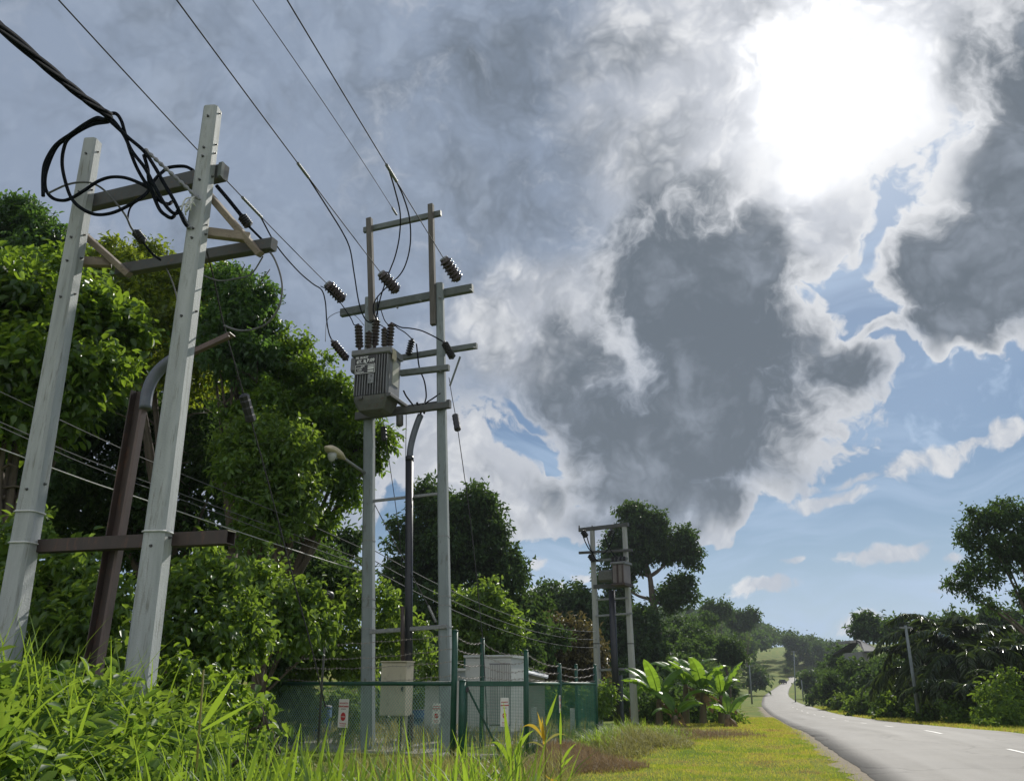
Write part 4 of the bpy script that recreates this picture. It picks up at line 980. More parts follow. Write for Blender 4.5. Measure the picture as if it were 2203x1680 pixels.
def jumper_from(lab, k, py, pxs, tail):
    p = on_wire(k, py); o0 = (p - F2.p0).dot(F2.V); n = len(pxs)
    P = [p] + [F2.hit(x, y, .6 + (o0 - .6) * f) for x, y, f in pxs] + [F2.hit(*t) for t in tail]
    return wire('jumper_cable', lab, P, .018, M['cable'], 'cable', GJ, 6, 7)
jumper_from('long jumper falling from the second overhead wire to the transformer left of the tall pole', 1, 376, [(684, 415, .80), (710, 456, .60), (737, 500, .40), (753, 536, .22), (762, 589, .08)], [(772, 650, .62), (784, 684, .60), (797, 694, .57), (808, 688, .55)])
jumper_from('jumper falling from the rightmost wire, left one of the two crossing the topmost arm', 3, 362, [(850, 410, .70), (861, 460, .45), (859, 510, .25), (850, 552, .10)], [(838, 584, .62), (822, 629, .58), (812, 668, .56), (809, 684, .55)])
jumper_from('jumper falling from the rightmost wire, right one of the two crossing the topmost arm', 3, 390, [(868, 424, .75), (881, 470, .50), (883, 520, .28), (875, 562, .12)], [(860, 592, .65), (830, 620, .5), (808, 645, .3), (803, 668, .25), (810, 688, .35)])
jumper_from('jumper looping under the left strain insulator to the slanting arrester', 0, 464, [(596, 530, .62), (640, 582, .30), (672, 610, .12)], [(692, 624, .75), (700, 650, .75), (703, 690, .75), (708, 718, .75), (715, 734, .75)])
jumper('short jumper running along the left strain insulator down to the left bushing', [(690, 616, .85), (712, 628, .9), (735, 655, .7), (755, 685, .72), (762, 699, .75), (771, 697, .75)], .014)
jumper('thin earth lead curling from the left end of the main arm', [(700, 735, .6), (703, 692, .4), (716, 677, .3), (738, 671, .15), (765, 680, .1), (783, 700, .2)], .009, 'cable_grey')
jumper('jumper dropping behind the main arm to the right bushing of the transformer', [(812, 637, .3), (814, 690, .4), (823, 702, .6), (830, 706, .8)], .013)
jumper('jumper curving below the main arm onto the tallest right bushing', [(820, 668, -.1), (828, 690, .2), (838, 700, .5), (842, 694, .72)], .014)
jumper('jumper arching from the right bushing over to the right pole arrester', [(842, 694, .72), (862, 704, .5), (880, 706, .35), (905, 711, .2), (930, 722, .2), (955, 736, .22)], .018)
jumper('jumper sloping from the right bushing to the short arrester', [(842, 694, .72), (856, 706, .5), (872, 716, .2), (887, 730, -.05)], .015)
jumper('cable hanging from the third arm down to the platform', [(896, 740, .0), (902, 790, .05), (913, 820, .1), (917, 850, .1), (914, 866, .12)], .020)
jumper('cable sagging from the right pole to the riser head', [(948, 846, .1), (930, 858, .1), (916, 868, .1), (908, 885, .05)], .020)
jumper('cable curving down from the transformer side to the riser head', [(868, 840, .5), (874, 852, .4), (886, 868, .25), (900, 886, .1)], .022)
jumper('thin earth lead hanging below the platform along the black pipe', [(872, 876, .1), (874, 900, .05), (873, 985, .0), (873, 1300, .1)], .010, 'cable_grey')
# twisted bundle and its loops on the near frame
ABC = 'black cables hung on the near bare frame'
def loose(lab, zpts, off0, off1, r=.026, mat='cable'):
    n = len(zpts); P = [F1.hit((x / 4.406 + 60) / 1.0667, (y / 4.406 + 220) / 1.0667, off0 + (off1 - off0) * k / (n - 1)) for k, (x, y) in enumerate(zpts)]
    return wire('aerial_cable', lab, P, r, M[mat], 'cable', ABC, 7, 8)
# the bundle: four cores twisted together, from above the viewer's left to the near pole
core = catmull([at(-330, -230, 4.4), at(-120, -42, 6.0), at(0, 58, 7.2), at(110, 152, 8.4), at(180, 210, 9.3), at(236, 250, 10.0)], 14)
for k, nm in enumerate(('pale streaked', 'dark', 'dull', 'thin')):
    P = []
    for i, c in enumerate(core):
        t = (core[min(i + 1, len(core) - 1)] - core[max(i - 1, 0)]).normalized(); sx_ = t.cross(UZ).normalized(); ux_ = sx_.cross(t)
        a_ = i * .17 + k * math.pi / 2; P.append(c + (sx_ * math.cos(a_) + ux_ * math.sin(a_)) * .034)
    o = MB().tube(P, .027, 8).build('bundled_cable', M['cable'], None, P[0])
    tag(o, 'core of the thick twisted black bundle coming in from the upper left', 'cable', 'cores of the twisted cable bundle')
loose('cable strand arching down from the bundle to an open hook, leftmost of the descending strands', [(800, 200), (900, 180), (960, 250), (1000, 380), (1060, 580), (1130, 750), (1220, 900), (1300, 1010), (1370, 1075), (1440, 1095), (1470, 1075)], .9, .20)
loose('cable strand descending to the lowest U bend beside the near pole', [(800, 215), (880, 250), (990, 400), (1070, 560), (1200, 730), (1290, 900), (1390, 1080), (1470, 1175), (1520, 1190), (1530, 1170)], .88, .22)
loose('cable strand running straight down to the lower clamp of the near pole', [(830, 240), (930, 330), (1040, 430), (1190, 560), (1300, 720), (1390, 880), (1490, 1050), (1540, 1150), (1600, 1280), (1650, 1340)], .86, .16)
loose('cable strand turning back in a narrow loop under the crossarm', [(1190, 600), (1230, 740), (1240, 850), (1285, 1000), (1350, 1150), (1420, 1215), (1470, 1235), (1500, 1212)], .6, .22)
loose('outer cable of the big open loop, cut off left of the far pole', [(830, 215), (790, 240), (720, 225), (600, 285), (450, 390), (300, 500), (200, 660), (172, 800), (172, 1015)], .9, .7, .028)
loose('second cable of the big loop, sweeping back up over the crossarm', [(860, 250), (740, 245), (600, 310), (430, 420), (300, 530), (205, 760), (195, 930), (260, 1030), (370, 1060), (470, 1030), (600, 950), (720, 870), (850, 825), (1000, 830), (1150, 885), (1230, 930)], .85, -.02)
loose('third cable of the big loop, hanging lowest across the crossarm', [(830, 265), (650, 300), (440, 425), (380, 540), (365, 700), (400, 880), (460, 1040), (560, 1140), (700, 1200), (850, 1190), (1000, 1130), (1150, 1040), (1230, 970), (1300, 850), (1380, 770), (1450, 725), (1600, 715), (1690, 755)], .82, -.3)
loose('thin grey cable bowed over the left pole and dropping to the arrester below the crossarm', [(225, 985), (400, 905), (550, 875), (680, 890), (800, 965), (930, 1110), (1010, 1220), (1060, 1330), (1120, 1410)], .5, -.35, .016, 'cable_grey')
loose('short cable joining the arrester lead under the crossarm', [(1110, 1065), (1050, 1140), (1028, 1240), (1045, 1290)], -.2, -.30, .014)
def helix(lab, a, b, r=.02):
    n = 40; P = [a.lerp(b, k / n) for k in range(n + 1)]
    m = MB().tube(P, [r * (1 + .35 * math.sin(k * 1.7)) for k in range(n + 1)], 7)
    return tag(m.build('stay_grip', M['galv'], None, a), lab, 'clamp', 'line grips')
helix('frayed grey grip holding the cable bundle to the upper bolt of the near pole', F1.hit(312, 322, .5), F1.hit(430, 430, .18), .026)
helix('grey grip holding the strand to the lower bolt of the near pole', F1.hit(384, 451, .22), F1.hit(407, 492, .17), .026)
m = MB()
for k in range(7):
    p0 = F1.hit(415 + RNG.uniform(-8, 8), 425 + RNG.uniform(-8, 20), .2); m.tube(catmull([p0, p0 + Vector((RNG.uniform(-.12, .05), -.05, RNG.uniform(-.15, .05))), p0 + Vector((RNG.uniform(-.2, .05), -.04, RNG.uniform(-.32, -.1)))], 3), .012, 5)
tag(m.build('frayed_wrapping', M['plate_white'], None, F1.hit(415, 435, .2)), 'torn pale wrapping hanging from the near pole under the bundle grip', 'wrapping')
insulator('surge_arrester', 'knobbly dark arrester dangling between the two bare poles under the crossarm', 'arrester', F1.hit(290, 498, -.36), F1.hit(310, 522, -.42), 5, .072, .042, M['polymer'], 'arresters of the near bare frame')
insulator('surge_arrester', 'knobbly dark arrester on the strap right of the near bare pole', 'arrester', F1.hit(519, 464, -.42), F1.hit(537, 488, -.50), 5, .075, .042, M['polymer'], 'arresters of the near bare frame')
wire('arrester_lead', 'lead from the dangling arrester to the outer beam of the bare frame', [F1.hit(308, 522, -.42), F1.hit(330, 548, -.5), F1.hit(358, 568, -.6)], .018, M['cable'], 'cable')
wire('strap_cable', 'thick ribbed strap cable from the near pole to its right arrester', [F1.hit(466, 400, -.2), F1.hit(490, 428, -.28), F1.hit(520, 465, -.40)], .030, M['cable'], 'cable')
wire('arrester_lead', 'lead from the right arrester to the end of the outer beam', [F1.hit(536, 488, -.5), F1.hit(552, 504, -.55), F1.hit(568, 520, -.6)], .018, M['cable'], 'cable')
wire('loose_cable', 'grey cable swinging out from the beam end and back to the brown channel arm', [F1.hit(*q, -.62) for q in ((574, 534), (590, 556), (603, 591), (607, 625), (599, 663), (574, 696), (543, 709), (513, 711), (482, 701))], .015, M['cable_grey'], 'cable')
wire('loose_cable', 'thin cable slung under the outer beam right of the near pole', [F1.hit(*q, -.62) for q in ((425, 588), (470, 604), (505, 600), (540, 590), (566, 552))], .012, M['cable_grey'], 'cable')
wire('loose_cable', 'thin cable dropping from the outer beam between the bare poles', [F1.hit(*q, -.62) for q in ((353, 566), (372, 610), (384, 655), (392, 690))], .012, M['cable_grey'], 'cable')
# stays with guard insulators
def stay(lab, pts, r=.011, mat='wire', name='stay_wire'): return wire(name, lab, pts, r, M[mat], 'stay wire', 'stay wires', 4, 6)
s1 = [F1.hit(441, 527, -.2), at(459, 596, 11.2), at(482, 701, 11.8), at(528, 862, 12.6), at(575, 1030, 13.3), at(621, 1207, 13.9), at(668, 1385, 14.4), at(700, 1520, 14.7)]
stay('stay wire slanting from the near bare pole down into the shrubs', s1, .012)
m = MB()
def block(lab, a, b, r):
    t = thing('stay_insulator', lab, 'insulator', a.lerp(b, .5), 'stay insulators'); d = (b - a)
    MB().lathe(a, b, [(0, r * .5), (.06, r), (.2, r * .9), (.24, r), (.45, r * .9), (.5, r), (.72, r * .9), (.78, r), (.94, r), (1, r * .5)], 8, False).build('grip_body', M['polymer'], t)
block('blocky dark stay insulator in front of the bright leaves right of the near bare pole', at(524, 848, 12.5), at(541, 908, 12.75), .085)
r0 = F2.hit(966, 812, .1)
stay('stay wire hanging from the right tall pole past the black insulator to the ground', [r0, F2.hit(972, 850, .4), F2.hit(981, 900, .7), F2.hit(990, 960, 1.0), at(1012, 1120, 19.6), at(1030, 1290, 19.4), at(1040, 1400, 19.3), at(1048, 1560, 19.2)], .010)
block('black stay insulator against the cloud right of the tall right pole', F2.hit(979, 892, .68), F2.hit(985, 926, .85), .085)
block('black stay insulator close to the right side of the tall left pole', F2.hit(825, 917, -.3), F2.hit(827, 948, -.35), .085)
stay('stay wire between the tall poles, ending in a turnbuckle at the lower brace', [F2.hit(806, 1085, -.1), F2.hit(845, 1160, -.05), F2.hit(885, 1235, .18), F2.hit(925, 1310, .2), F2.hit(940, 1342, .2)], .011)
stay('stay wire hanging from the insulator beside the tall left pole', [F2.hit(822, 890, -.2), F2.hit(826, 920, -.3), F2.hit(840, 1010, -.5), F2.hit(858, 1140, -.8), F2.hit(866, 1240, -1.0)], .010)
helix('turnbuckle grip on the slanting stay between the tall poles', F2.hit(921, 1303, .2), F2.hit(938, 1338, .2), .028)
# low-voltage lines crossing in front of the trees and on towards the far frame
GL = 'low lines crossing in front of the trees'
def low(lab, a, mid, r, mat, cont=None):
    P = [at(*q) for q in a]; d = P[0] - P[1]; P = [P[0] + d * 4 + Vector((0, 0, .3))] + P
    wire('service_line', lab, P, r, M[mat], 'wire', GL, 6, 5)
low('bright lowest service line crossing behind both bare poles to the tall left pole', [(0, 965, 13.5), (320, 1078, 16.2), (656, 1191, 20.0), (790, 1232, 21.6)], 0, .012, 'wire_light')
low('dull service line just above the bright one, lower of a close pair', [(0, 918, 13.8), (250, 1024, 16.0), (383, 1072, 17.4), (656, 1172, 20.2), (791, 1222, 21.7)], 0, .009, 'cable_grey')
low('dull service line, upper of the close pair above the bright line', [(0, 908, 13.8), (250, 1012, 16.0), (383, 1060, 17.4), (656, 1158, 20.2), (791, 1208, 21.7)], 0, .009, 'cable_grey')
low('service line crossing high behind the bare poles towards the tall left pole', [(113, 896, 14.5), (387, 1018, 17.4), (656, 1125, 20.2), (791, 1185, 21.7)], 0, .009, 'cable_grey')
for k, (ya, yb, lab) in enumerate(((1232, 1432, 'lowest service line leaving the tall poles towards the far frame'), (1212, 1415, 'middle service line leaving the tall poles towards the far frame'), (1190, 1398, 'upper service line leaving the tall poles towards the far frame'))):
    a_ = F2.hit(798, ya - 10, 0); b_ = F3.hit(1284, yb - 40, .2); P = sagged(a_, b_, .55)
    wire('service_line', lab, P, .011, M['cable_grey'], 'wire', 'service lines leaving the tall poles', 0, 5)
for k, (x0, y0, x1, y1, lab) in enumerate(((1252, 1146, 1278, 1188, 'outer lead hanging on the left of the far frame'), (1262, 1152, 1286, 1206, 'inner lead hanging on the left of the far frame'), (1300, 1150, 1330, 1200, 'lead slanting inside the far frame to its transformer'), (1322, 1145, 1296, 1190, 'lead crossing inside the top of the far frame'))):
    a_, b_ = F3.hit(x0, y0, .4), F3.hit(x1, y1, .4); P = sagged(a_, b_, .25, 8)
    wire('jumper_cable', lab, P, .03, M['cable'], 'cable', 'leads of the far frame', 0, 5)
# ------------------------------------------------------------------ green fence round the compound
GZ = -.10
def fpt(px, t): 
    x = (px - CX) / FPX; d = ray(px, 1470); return Vector((d.x * t, d.y * t, GZ))
PA = fpt(570, 21.4); PB = fpt(977, 17.9); PG = fpt(995, 17.75); PC = fpt(1132, 18.5); PD = fpt(1204, 21.6); PE = fpt(1281, 24.6); PI = fpt(1037, 19.9); PH = fpt(1240, 26.0)
RAILZ = 1.5
fence = thing('fence', 'green chain link fence with barbed wire along its top round the substation', 'fence', PB)
def zpx(px, py, P): return CAMZ + ray(px, py).z / ray(px, py).y * P.y
def fpost(P, ztop, r=.055, mat='green'):
    m = MB(); m.tube([P - Vector((0, 0, .3)), P.lerp(Vector((P.x, P.y, ztop)), .6), Vector((P.x, P.y, ztop))], r, 12); m.lathe(Vector((P.x, P.y, ztop)), Vector((P.x, P.y, ztop + .03)), [(0, r * 1.08), (.6, r), (1, r * .4)], 12); return m
tops = {}
for nm, P, px, py, r in (('a', PA, 572, 1384, .065), ('b', PB, 978, 1357, .065), ('i', PI, 1037, 1374, .055), ('c', PC, 1131, 1400, .055), ('d', PD, 1203, 1429, .055), ('e', PE, 1280, 1431, .055), ('h', PH, 1240, 1430, .05)):
    z = zpx(px, py, P); tops[nm] = z; fpost(P, z, r).build('post', M['green'], fence)
fpost(PG, RAILZ + .05, .075).build('post', M['green'], fence)
ru = Vector((0, 0, RAILZ))
def rail(P, Q, z=RAILZ, r=.035): 
    return MB().tube([Vector((P.x, P.y, z)), Vector(((P.x + Q.x) / 2, (P.y + Q.y) / 2, z)), Vector((Q.x, Q.y, z))], r, 10)
rail(PA, PB, RAILZ, .045).build('top_rail', M['green'], fence); rail(PC, PD).build('top_rail', M['green'], fence); rail(PD, PE).build('top_rail', M['green'], fence)
def mesh_panel(P, Q, z0, z1, step, r, diag=True):
    """wire mesh as real wires: diagonals (chain link) or a square grid"""
    m = MB(); W = (Q - P).xy.length; u = Vector(((Q.x - P.x) / W, (Q.y - P.y) / W, 0)); H_ = z1 - z0; nrm_ = Vector((u.y, -u.x, 0))
    def pt(a, z, o=0): return Vector((P.x, P.y, 0)) + u * a + Vector((0, 0, z)) + nrm_ * o
    def w(a0, z0_, a1, z1_, o): m.tube([pt(a0, z0_, o), pt(a1, z1_, o)], r, 3, False, False)
    if diag:
        k = -H_
        while k < W:
            for s in (1, -1):
                a0, b0, a1, b1 = k, z0, k + H_, z1
                if a0 < 0: b0 = z0 - a0; a0 = 0
                if a1 > W: b1 = z1 - (a1 - W); a1 = W
                if s < 0: b0, b1 = z0 + z1 - b0, z0 + z1 - b1
                w(a0, b0, a1, b1, r * s)
            k += step
    else:
        for z in np.arange(z0, z1, step[1]): w(0, z, W, z, 0)
        for a in np.arange(0, W, step[0]): w(a, z0, a, z1, r)
    return m
mesh_panel(PA, PB, GZ, RAILZ, .085, .0048).build('chain_link', M['link'], fence)
mesh_panel(PC, PD, GZ + .05, RAILZ, (.055, .036), .0038, False).build('mesh_panel', M['mesh'], fence)
mesh_panel(PD, PE, GZ + .05, RAILZ, (.055, .036), .0040, False).build('mesh_panel', M['mesh'], fence)
mesh_panel(PE, PH, GZ + .05, RAILZ, (.055, .036), .0040, False).build('mesh_panel', M['mesh'], fence)
def barbs(P, Q, zp, zq, sag=.05, r=.0055):
    m = MB(); n = 24; pts = []
    for k in range(n + 1):
        t = k / n; p = P.lerp(Q, t); pts.append(Vector((p.x, p.y, zp + (zq - zp) * t - sag * 4 * t * (1 - t) + .012 * math.sin(k * 1.9 + zp * 7))))
    m.tube(pts, r, 5)
    L_ = (Q - P).length; nb_ = int(L_ / .13)
    for k in range(1, nb_):
        t = k / nb_; i = min(int(t * n), n - 1); c = pts[i].lerp(pts[i + 1], t * n - i)
        for s in (1, -1):
            d = Vector((s * .4, .2, .9)).normalized() * .028; m.tube([c - d, c + d], .0032, 3, False, False)
    return m
def rows_(za, n=4): return [RAILZ + (za - RAILZ) * f for f in np.linspace(.16, .92, n)]
for P, Q, a_, b_, n in ((PA, PB, 'a', 'b', 4), (PB, PI, 'b', 'i', 4), (PI, PC, 'i', 'c', 4), (PC, PD, 'c', 'd', 3), (PD, PE, 'd', 'e', 3)):
    for k, (z1q, z2q) in enumerate(zip(rows_(tops[a_], n), rows_(tops[b_], n))):
        barbs(P, Q, z1q, z2q, .04 + .10 * RNG.random()).build('barbed_wire', M['barb'], fence)
# back run, seen through the compound
back0, back1 = fpt(640, 30), fpt(1000, 29)
for P in (back0, back0.lerp(back1, .5), back1): fpost(P, 2.3, .05).build('post', M['green'], fence)
for z in (1.75, 2.0, 2.25): barbs(back0, back1, z, z, .08, .007).build('barbed_wire', M['barb'], fence)
# gate leaf
gate = thing('gate', 'green framed gate leaf with a diagonal brace and fine mesh', 'gate', PG)
gu = (PC - PG).normalized(); g0_ = PG + gu * .10; g1_ = PC - gu * .04
m = MB()
for z in (RAILZ, GZ + .12): m.bar(Vector((g0_.x, g0_.y, z)), Vector((g1_.x, g1_.y, z)), .05, .11 if z == RAILZ else .06, bev=.006)
for P in (g0_, g1_): m.bar(Vector((P.x, P.y, GZ + .1)), Vector((P.x, P.y, RAILZ + .03)), .05, .05, bev=.006)
m.build('frame', M['green'], gate)
MB().bar(Vector((g0_.x, g0_.y, RAILZ - .05)), Vector((g0_.x, g0_.y, GZ + .1)).lerp(Vector((g1_.x, g1_.y, GZ + .1)), .62), .035, .035, bev=.004).build('brace', M['green'], gate)
mesh_panel(g0_, g1_, GZ + .12, RAILZ, (.040, .030), .0036, False).build('mesh_panel', M['mesh'], gate)
MB().box(Vector((g0_.x, g0_.y - .05, RAILZ - .12)), .10, .05, .10, bev=.01).build('latch', M['polymer'], gate)
# warning signs
def sign(lab, P, Q, f, zc, w, h, front=.03, lines=True, group='warning signs on the fence'):
    c = P.lerp(Q, f); u = (Q - P); u = Vector((u.x, u.y, 0)).normalized(); nn = Vector((u.y, -u.x, 0)); nn = -nn if nn.y > 0 else nn
    c = Vector((c.x, c.y, zc)) + nn * front; s = thing('warning_sign', lab, 'sign', c, group)
    pl = MB().box(c, w, .006, h, u, nn, UZ, .002).build('plate', M['sign'], s)
    f0 = c + nn * .004
    m = MB(); n_ = 28; R0 = w * .25; cz = -h * .12
    m.add([f0 + nn * .002 + u * (R0 * math.cos(2 * math.pi * k / n_)) + UZ * (cz + R0 * 1.12 * math.sin(2 * math.pi * k / n_)) for k in range(n_)], [list(range(n_))])
    m.build('red_disc', M['sign_red'], s); m = MB()
    merge(m, text_mesh('AUL BUAYZ D', w * .135, None, '', None, f0 - u * (w * .0) + UZ * (h * .33), u, UZ, nn, 'CENTER', .002)); m.build('red_lettering', M['sign_red'], s); m = MB(); merge(m, text_mesh('CHAVCUANDS', w * .145, None, '', None, f0 + UZ * (h * .215), u, UZ, nn, 'CENTER', .003))
    m.build('red_lettering', M['sign_red'], s); m = MB(); merge(m, text_mesh('Pesakitural', w * .15, None, '', None, f0 + UZ * (-h * .38), u, UZ, nn, 'CENTER', .001)); merge(m, text_mesh('bersempadan', w * .10, None, '', None, f0 + UZ * (-h * .45), u, UZ, nn, 'CENTER', .001))
    m.build('red_lettering', M['sign_red'], s)
    merge(MB(), text_mesh('da ducrina', w * .11, None, '', None, f0 + UZ * (h * .135), u, UZ, nn, 'CENTER', .001)).build('dark_lettering', M['sign_dark'], s)
    merge(MB(), text_mesh('DOUSA', w * .12, None, '', None, f0 + nn * .003 + UZ * (cz - w * .04), u, UZ, nn, 'CENTER', .001)).build('pale_lettering', M['sign'], s)
    return s
def fz_(px, py, P, Q):
    # height of an image row on the fence plane
    pl = Plane(P, Q); return pl.hit(px, py).z
sign('white warning sign with red disc on the chain link left of the tall left pole', PA, PB, (759 - 570) / 407 * 1.02, fz_(759, 1534, PA, PB), .33, .62)
sign('narrow white warning sign with red disc on the gate leaf', PG, PC, .64, fz_(1083, 1531, PG, PC), .20, .58)
sign('small warning sign seen side on at the second fence post right of the gate', PC, PD, .96, fz_(1209, 1513, PC, PD), .20, .42)
pS = Plane(Vector((F2.p0.x, F2.p0.y)) + F2.V.xy * .9, Vector((F2.p0.x, F2.p0.y)) + F2.V.xy * .9 + F2.U.xy)
q_ = F2.hit(939, 1534, .45); qa = Vector((q_.x - .5, q_.y + .15, GZ)); qb = Vector((q_.x + .5, q_.y - .15, GZ))
sign('warning sign hung beside the right tall pole inside the fence', qa, qb, .5, q_.z, .19, .42, .0)
# ---- inside the compound
pad = MB(); P_ = [PA + Vector((.1, .3, 0)), PB + Vector((0, .3, 0)), PC + Vector((-.1, .3, 0)), PE + Vector((-.1, 0, 0)), back1 + Vector((3.5, 0, 0)), back0 + Vector((-2, 0, 0))]
n_ = len(P_); pad.add([Vector((p.x, p.y, .05)) for p in P_] + [Vector((p.x, p.y, -.4)) for p in P_], [list(range(n_))] + [[i, n_ + i, n_ + (i + 1) % n_, (i + 1) % n_] for i in range(n_)])
tag(pad.build('gravel_pad', M['clay'], None, (0, 0, 0)), kind='structure')
def kiosk(name, lab, x0, x1, yt, yb, t, depth, louv):
    a_, b_ = fpt(x0, t), fpt(x1, t); zt_, zb_ = CAMZ + (1470 - yt) / FPX * t * 1.06, CAMZ + (1470 - yb) / FPX * t * 1.06
    k = thing(name, lab, 'cabinet', (a_.x, a_.y, zb_)); w = (b_ - a_).x
    u = Vector((.96, -.28, 0)); v = Vector((.28, .96, 0)); c = a_ + u * w / 2 + v * depth / 2
    cc = Vector((c.x, c.y, (zt_ + zb_) / 2))
    MB().box(cc, w, depth, zt_ - zb_, u, v, UZ, .02).build('body', M['kiosk'], k)
    MB().box(Vector((c.x, c.y, zt_ + .03)), w + .1, depth + .1, .07, u, v, UZ, .02).build('roof', M['kiosk'], k)
    fr = cc - v * (depth / 2 + .01)
    if louv:
        m = MB(); lw = w * .46; cx_ = fr + u * (w * .25)
        for i in range(12): m.box(cx_ + u * (lw * ((i + .5) / 12 - .5)), lw / 12 * .62, .05, (zt_ - zb_) * .80, u, v, UZ, .006)
        MB().box(cx_ - v * -.005, lw, .02, (zt_ - zb_) * .84, u, v, UZ, .004).build('louvre_back', M['trafo'], k)
        m.build('louvre_door', M['louvre'], k)
        MB().box(fr + u * (-w * .22), w * .5, .02, (zt_ - zb_) * .88, u, v, UZ, .006).build('door', M['kiosk'], k)
    else: MB().box(fr, w * .9, .02, (zt_ - zb_) * .9, u, v, UZ, .006).build('door', M['kiosk'], k)
    pl = Vector((c.x, c.y, zb_ / 2 - .05)); MB().box(pl, w * .94, depth * .9, zb_ + .1, u, v, UZ, .01).build('plinth', M['concrete_far'], k)
kiosk('substation_kiosk', 'large pale grey kiosk with louvred door seen over the gate', 1001, 1104, 1420, 1560, 23.0, 1.5, True)
kiosk('substation_kiosk', 'lower grey kiosk behind the right tall pole', 915, 986, 1445, 1590, 24.0, 1.2, False)
for px, y0, t, lab in ((1148, 1518, 24, 'pale stub post behind the mesh panel right of the gate'), (1230, 1520, 26, 'pale stub post behind the farthest mesh panel')):
    P = fpt(px, t); m = MB().bar(Vector((P.x, P.y, -.1)), Vector((P.x, P.y, CAMZ + (1470 - y0) / FPX * t)), .15, .15, bev=.02); tag(m.build('stub_post', M['kiosk'], None, P), lab, 'post', 'stub posts in the compound')
def drum(px, py, t, lab):
    c = at_t(px, py, t); d = thing('drum', lab, 'drum', (c.x, c.y, c.z - .5), 'drums behind the chain link')
    MB().lathe(Vector((c.x, c.y, .04)), Vector((c.x, c.y, c.z + .45)), [(0, .27), (.02, .29), (.32, .29), (.34, .305), (.36, .29), (.64, .29), (.66, .305), (.68, .29), (.97, .29), (1, .27)], 18).build('shell', M['blue'], d)
    MB().lathe(Vector((c.x, c.y, c.z + .45)), Vector((c.x, c.y, c.z + .47)), [(0, .28), (.5, .28), (1, .1)], 18).build('lid', M['polymer'], d)
drum(690, 1555, 23.5, 'blue drum behind the chain link left of the warning sign'); drum(905, 1560, 26.0, 'blue drum in shade between the tall poles')
# shed with pale sheet roof past the compound
s0 = at(1112, 1452, 34); sh = thing('shed', 'low shed with pale sheet roof behind the kiosks', 'shed', (s0.x, s0.y, 0))
w0, w1 = at(1108, 1456, 33), at(1172, 1456, 33)
m = MB(); m.box(Vector(((w0.x + w1.x) / 2, 34.5, .7)), w1.x - w0.x, 2.6, 2.2, bev=.02); m.build('wall', M['house'], sh)
ra, rb_, rc_, rd = at(1096, 1437, 33.4), at(1178, 1456, 32.6), at(1180, 1452, 36.5), at(1100, 1428, 36.5)
vs = [ra, rb_, rc_, rd]; MB().add(vs + [v - Vector((0, 0, .06)) for v in vs], [[0, 1, 2, 3], [7, 6, 5, 4], [0, 4, 5, 1], [1, 5, 6, 2], [2, 6, 7, 3], [3, 7, 4, 0]]).build('roof', M['roof'], sh)
# dark dish in the bushes
dc = at(705, 1279, 19.5); ds = thing('dish', 'dark shallow dish poking out of the shrubs left of the tall left pole', 'dish', dc)
MB().lathe(dc + Vector((0, 0, .09)), dc - Vector((.03, .03, .10)), [(0, .02), (.15, .14), (.4, .165), (.8, .17), (1, .10)], 18).build('bowl', M['polymer'], ds)
MB().tube([dc, Vector((dc.x, dc.y + .1, .0))], .025, 8).build('pole', M['steel'], ds)
# house on the rise at the right, far slender poles and the car on the bend
HY = 104.0
hp = at(1860, 1392, HY); hs = thing('house', 'low house with pale grey roof half hidden on the rise right of the bend', 'house', (hp.x, hp.y, hp.z - 3))
a_, b_ = at(1846, 1400, HY), at(1886, 1403, HY - 3); w_ = b_.x - a_.x; cz = at(1860, 1402, HY).z
MB().box(Vector((a_.x + w_ / 2, HY + 2, cz - 1.5)), w_ * .92, 6, 3.0, bev=.05).build('wall', M['house'], hs)
vs = [Vector((a_.x - .5, HY -3, cz)), Vector((b_.x + .6, HY -3, cz)), Vector((b_.x - .2, HY +2, cz + 1.5)), Vector((a_.x + 1.2, HY +2, cz + 1.5)), Vector((b_.x + .6, HY +7, cz)), Vector((a_.x - .5, HY +7, cz))]
MB().add(vs + [v - Vector((0, 0, .15)) for v in vs], [[0, 1, 2, 3], [3, 2, 4, 5], [7, 6, 9, 8][::1], [8, 10, 11, 9], [0, 6, 7, 1], [4, 10, 11, 5], [1, 7, 8, 2], [2, 8, 10, 4], [0, 3, 9, 6], [3, 5, 11, 9]]).build('roof', solid('house_roof', (.11, .115, .125), (.08, .085, .09), .85, scale=1), hs)
MB().box(Vector((a_.x + w_ * .15, HY + 3.5, cz + 1.25)), w_ * .75, 4, .3, bev=.03).build('upper_roof', M['house'], hs)
def slim_pole(lab, x0, y0, x1, y1, Y, r, arm_w):
    b_, t_ = at(x0, y0, Y), at(x1, y1, Y); p = thing('utility_pole', lab, 'utility pole', b_, 'single poles along the far road')
    MB().tube([b_ - (t_ - b_) * .2, t_], [r * .8, r * .55], 8).build('pole', M['concrete_dark'], p)
    if arm_w: MB().bar(t_ - Vector((arm_w, 0, .12)), t_ + Vector((arm_w, 0, -.12)), .1, .1).build('crossarm', M['galv'], p)
slim_pole('slender grey pole with small top arm in front of the palms across the road', 1971, 1500, 1948, 1345, 50, .14, .35)
slim_pole('thin faint pole beside the left verge before the bend', 1711, 1492, 1708, 1400, 165, .16, .5)
slim_pole('thin dark pole on the left slope past the banana plants', 1617, 1500, 1612, 1430, 120, .15, .5)
slim_pole('thin pole right of the road just before the bend', 1728, 1500, 1724, 1462, 150, .16, 0)
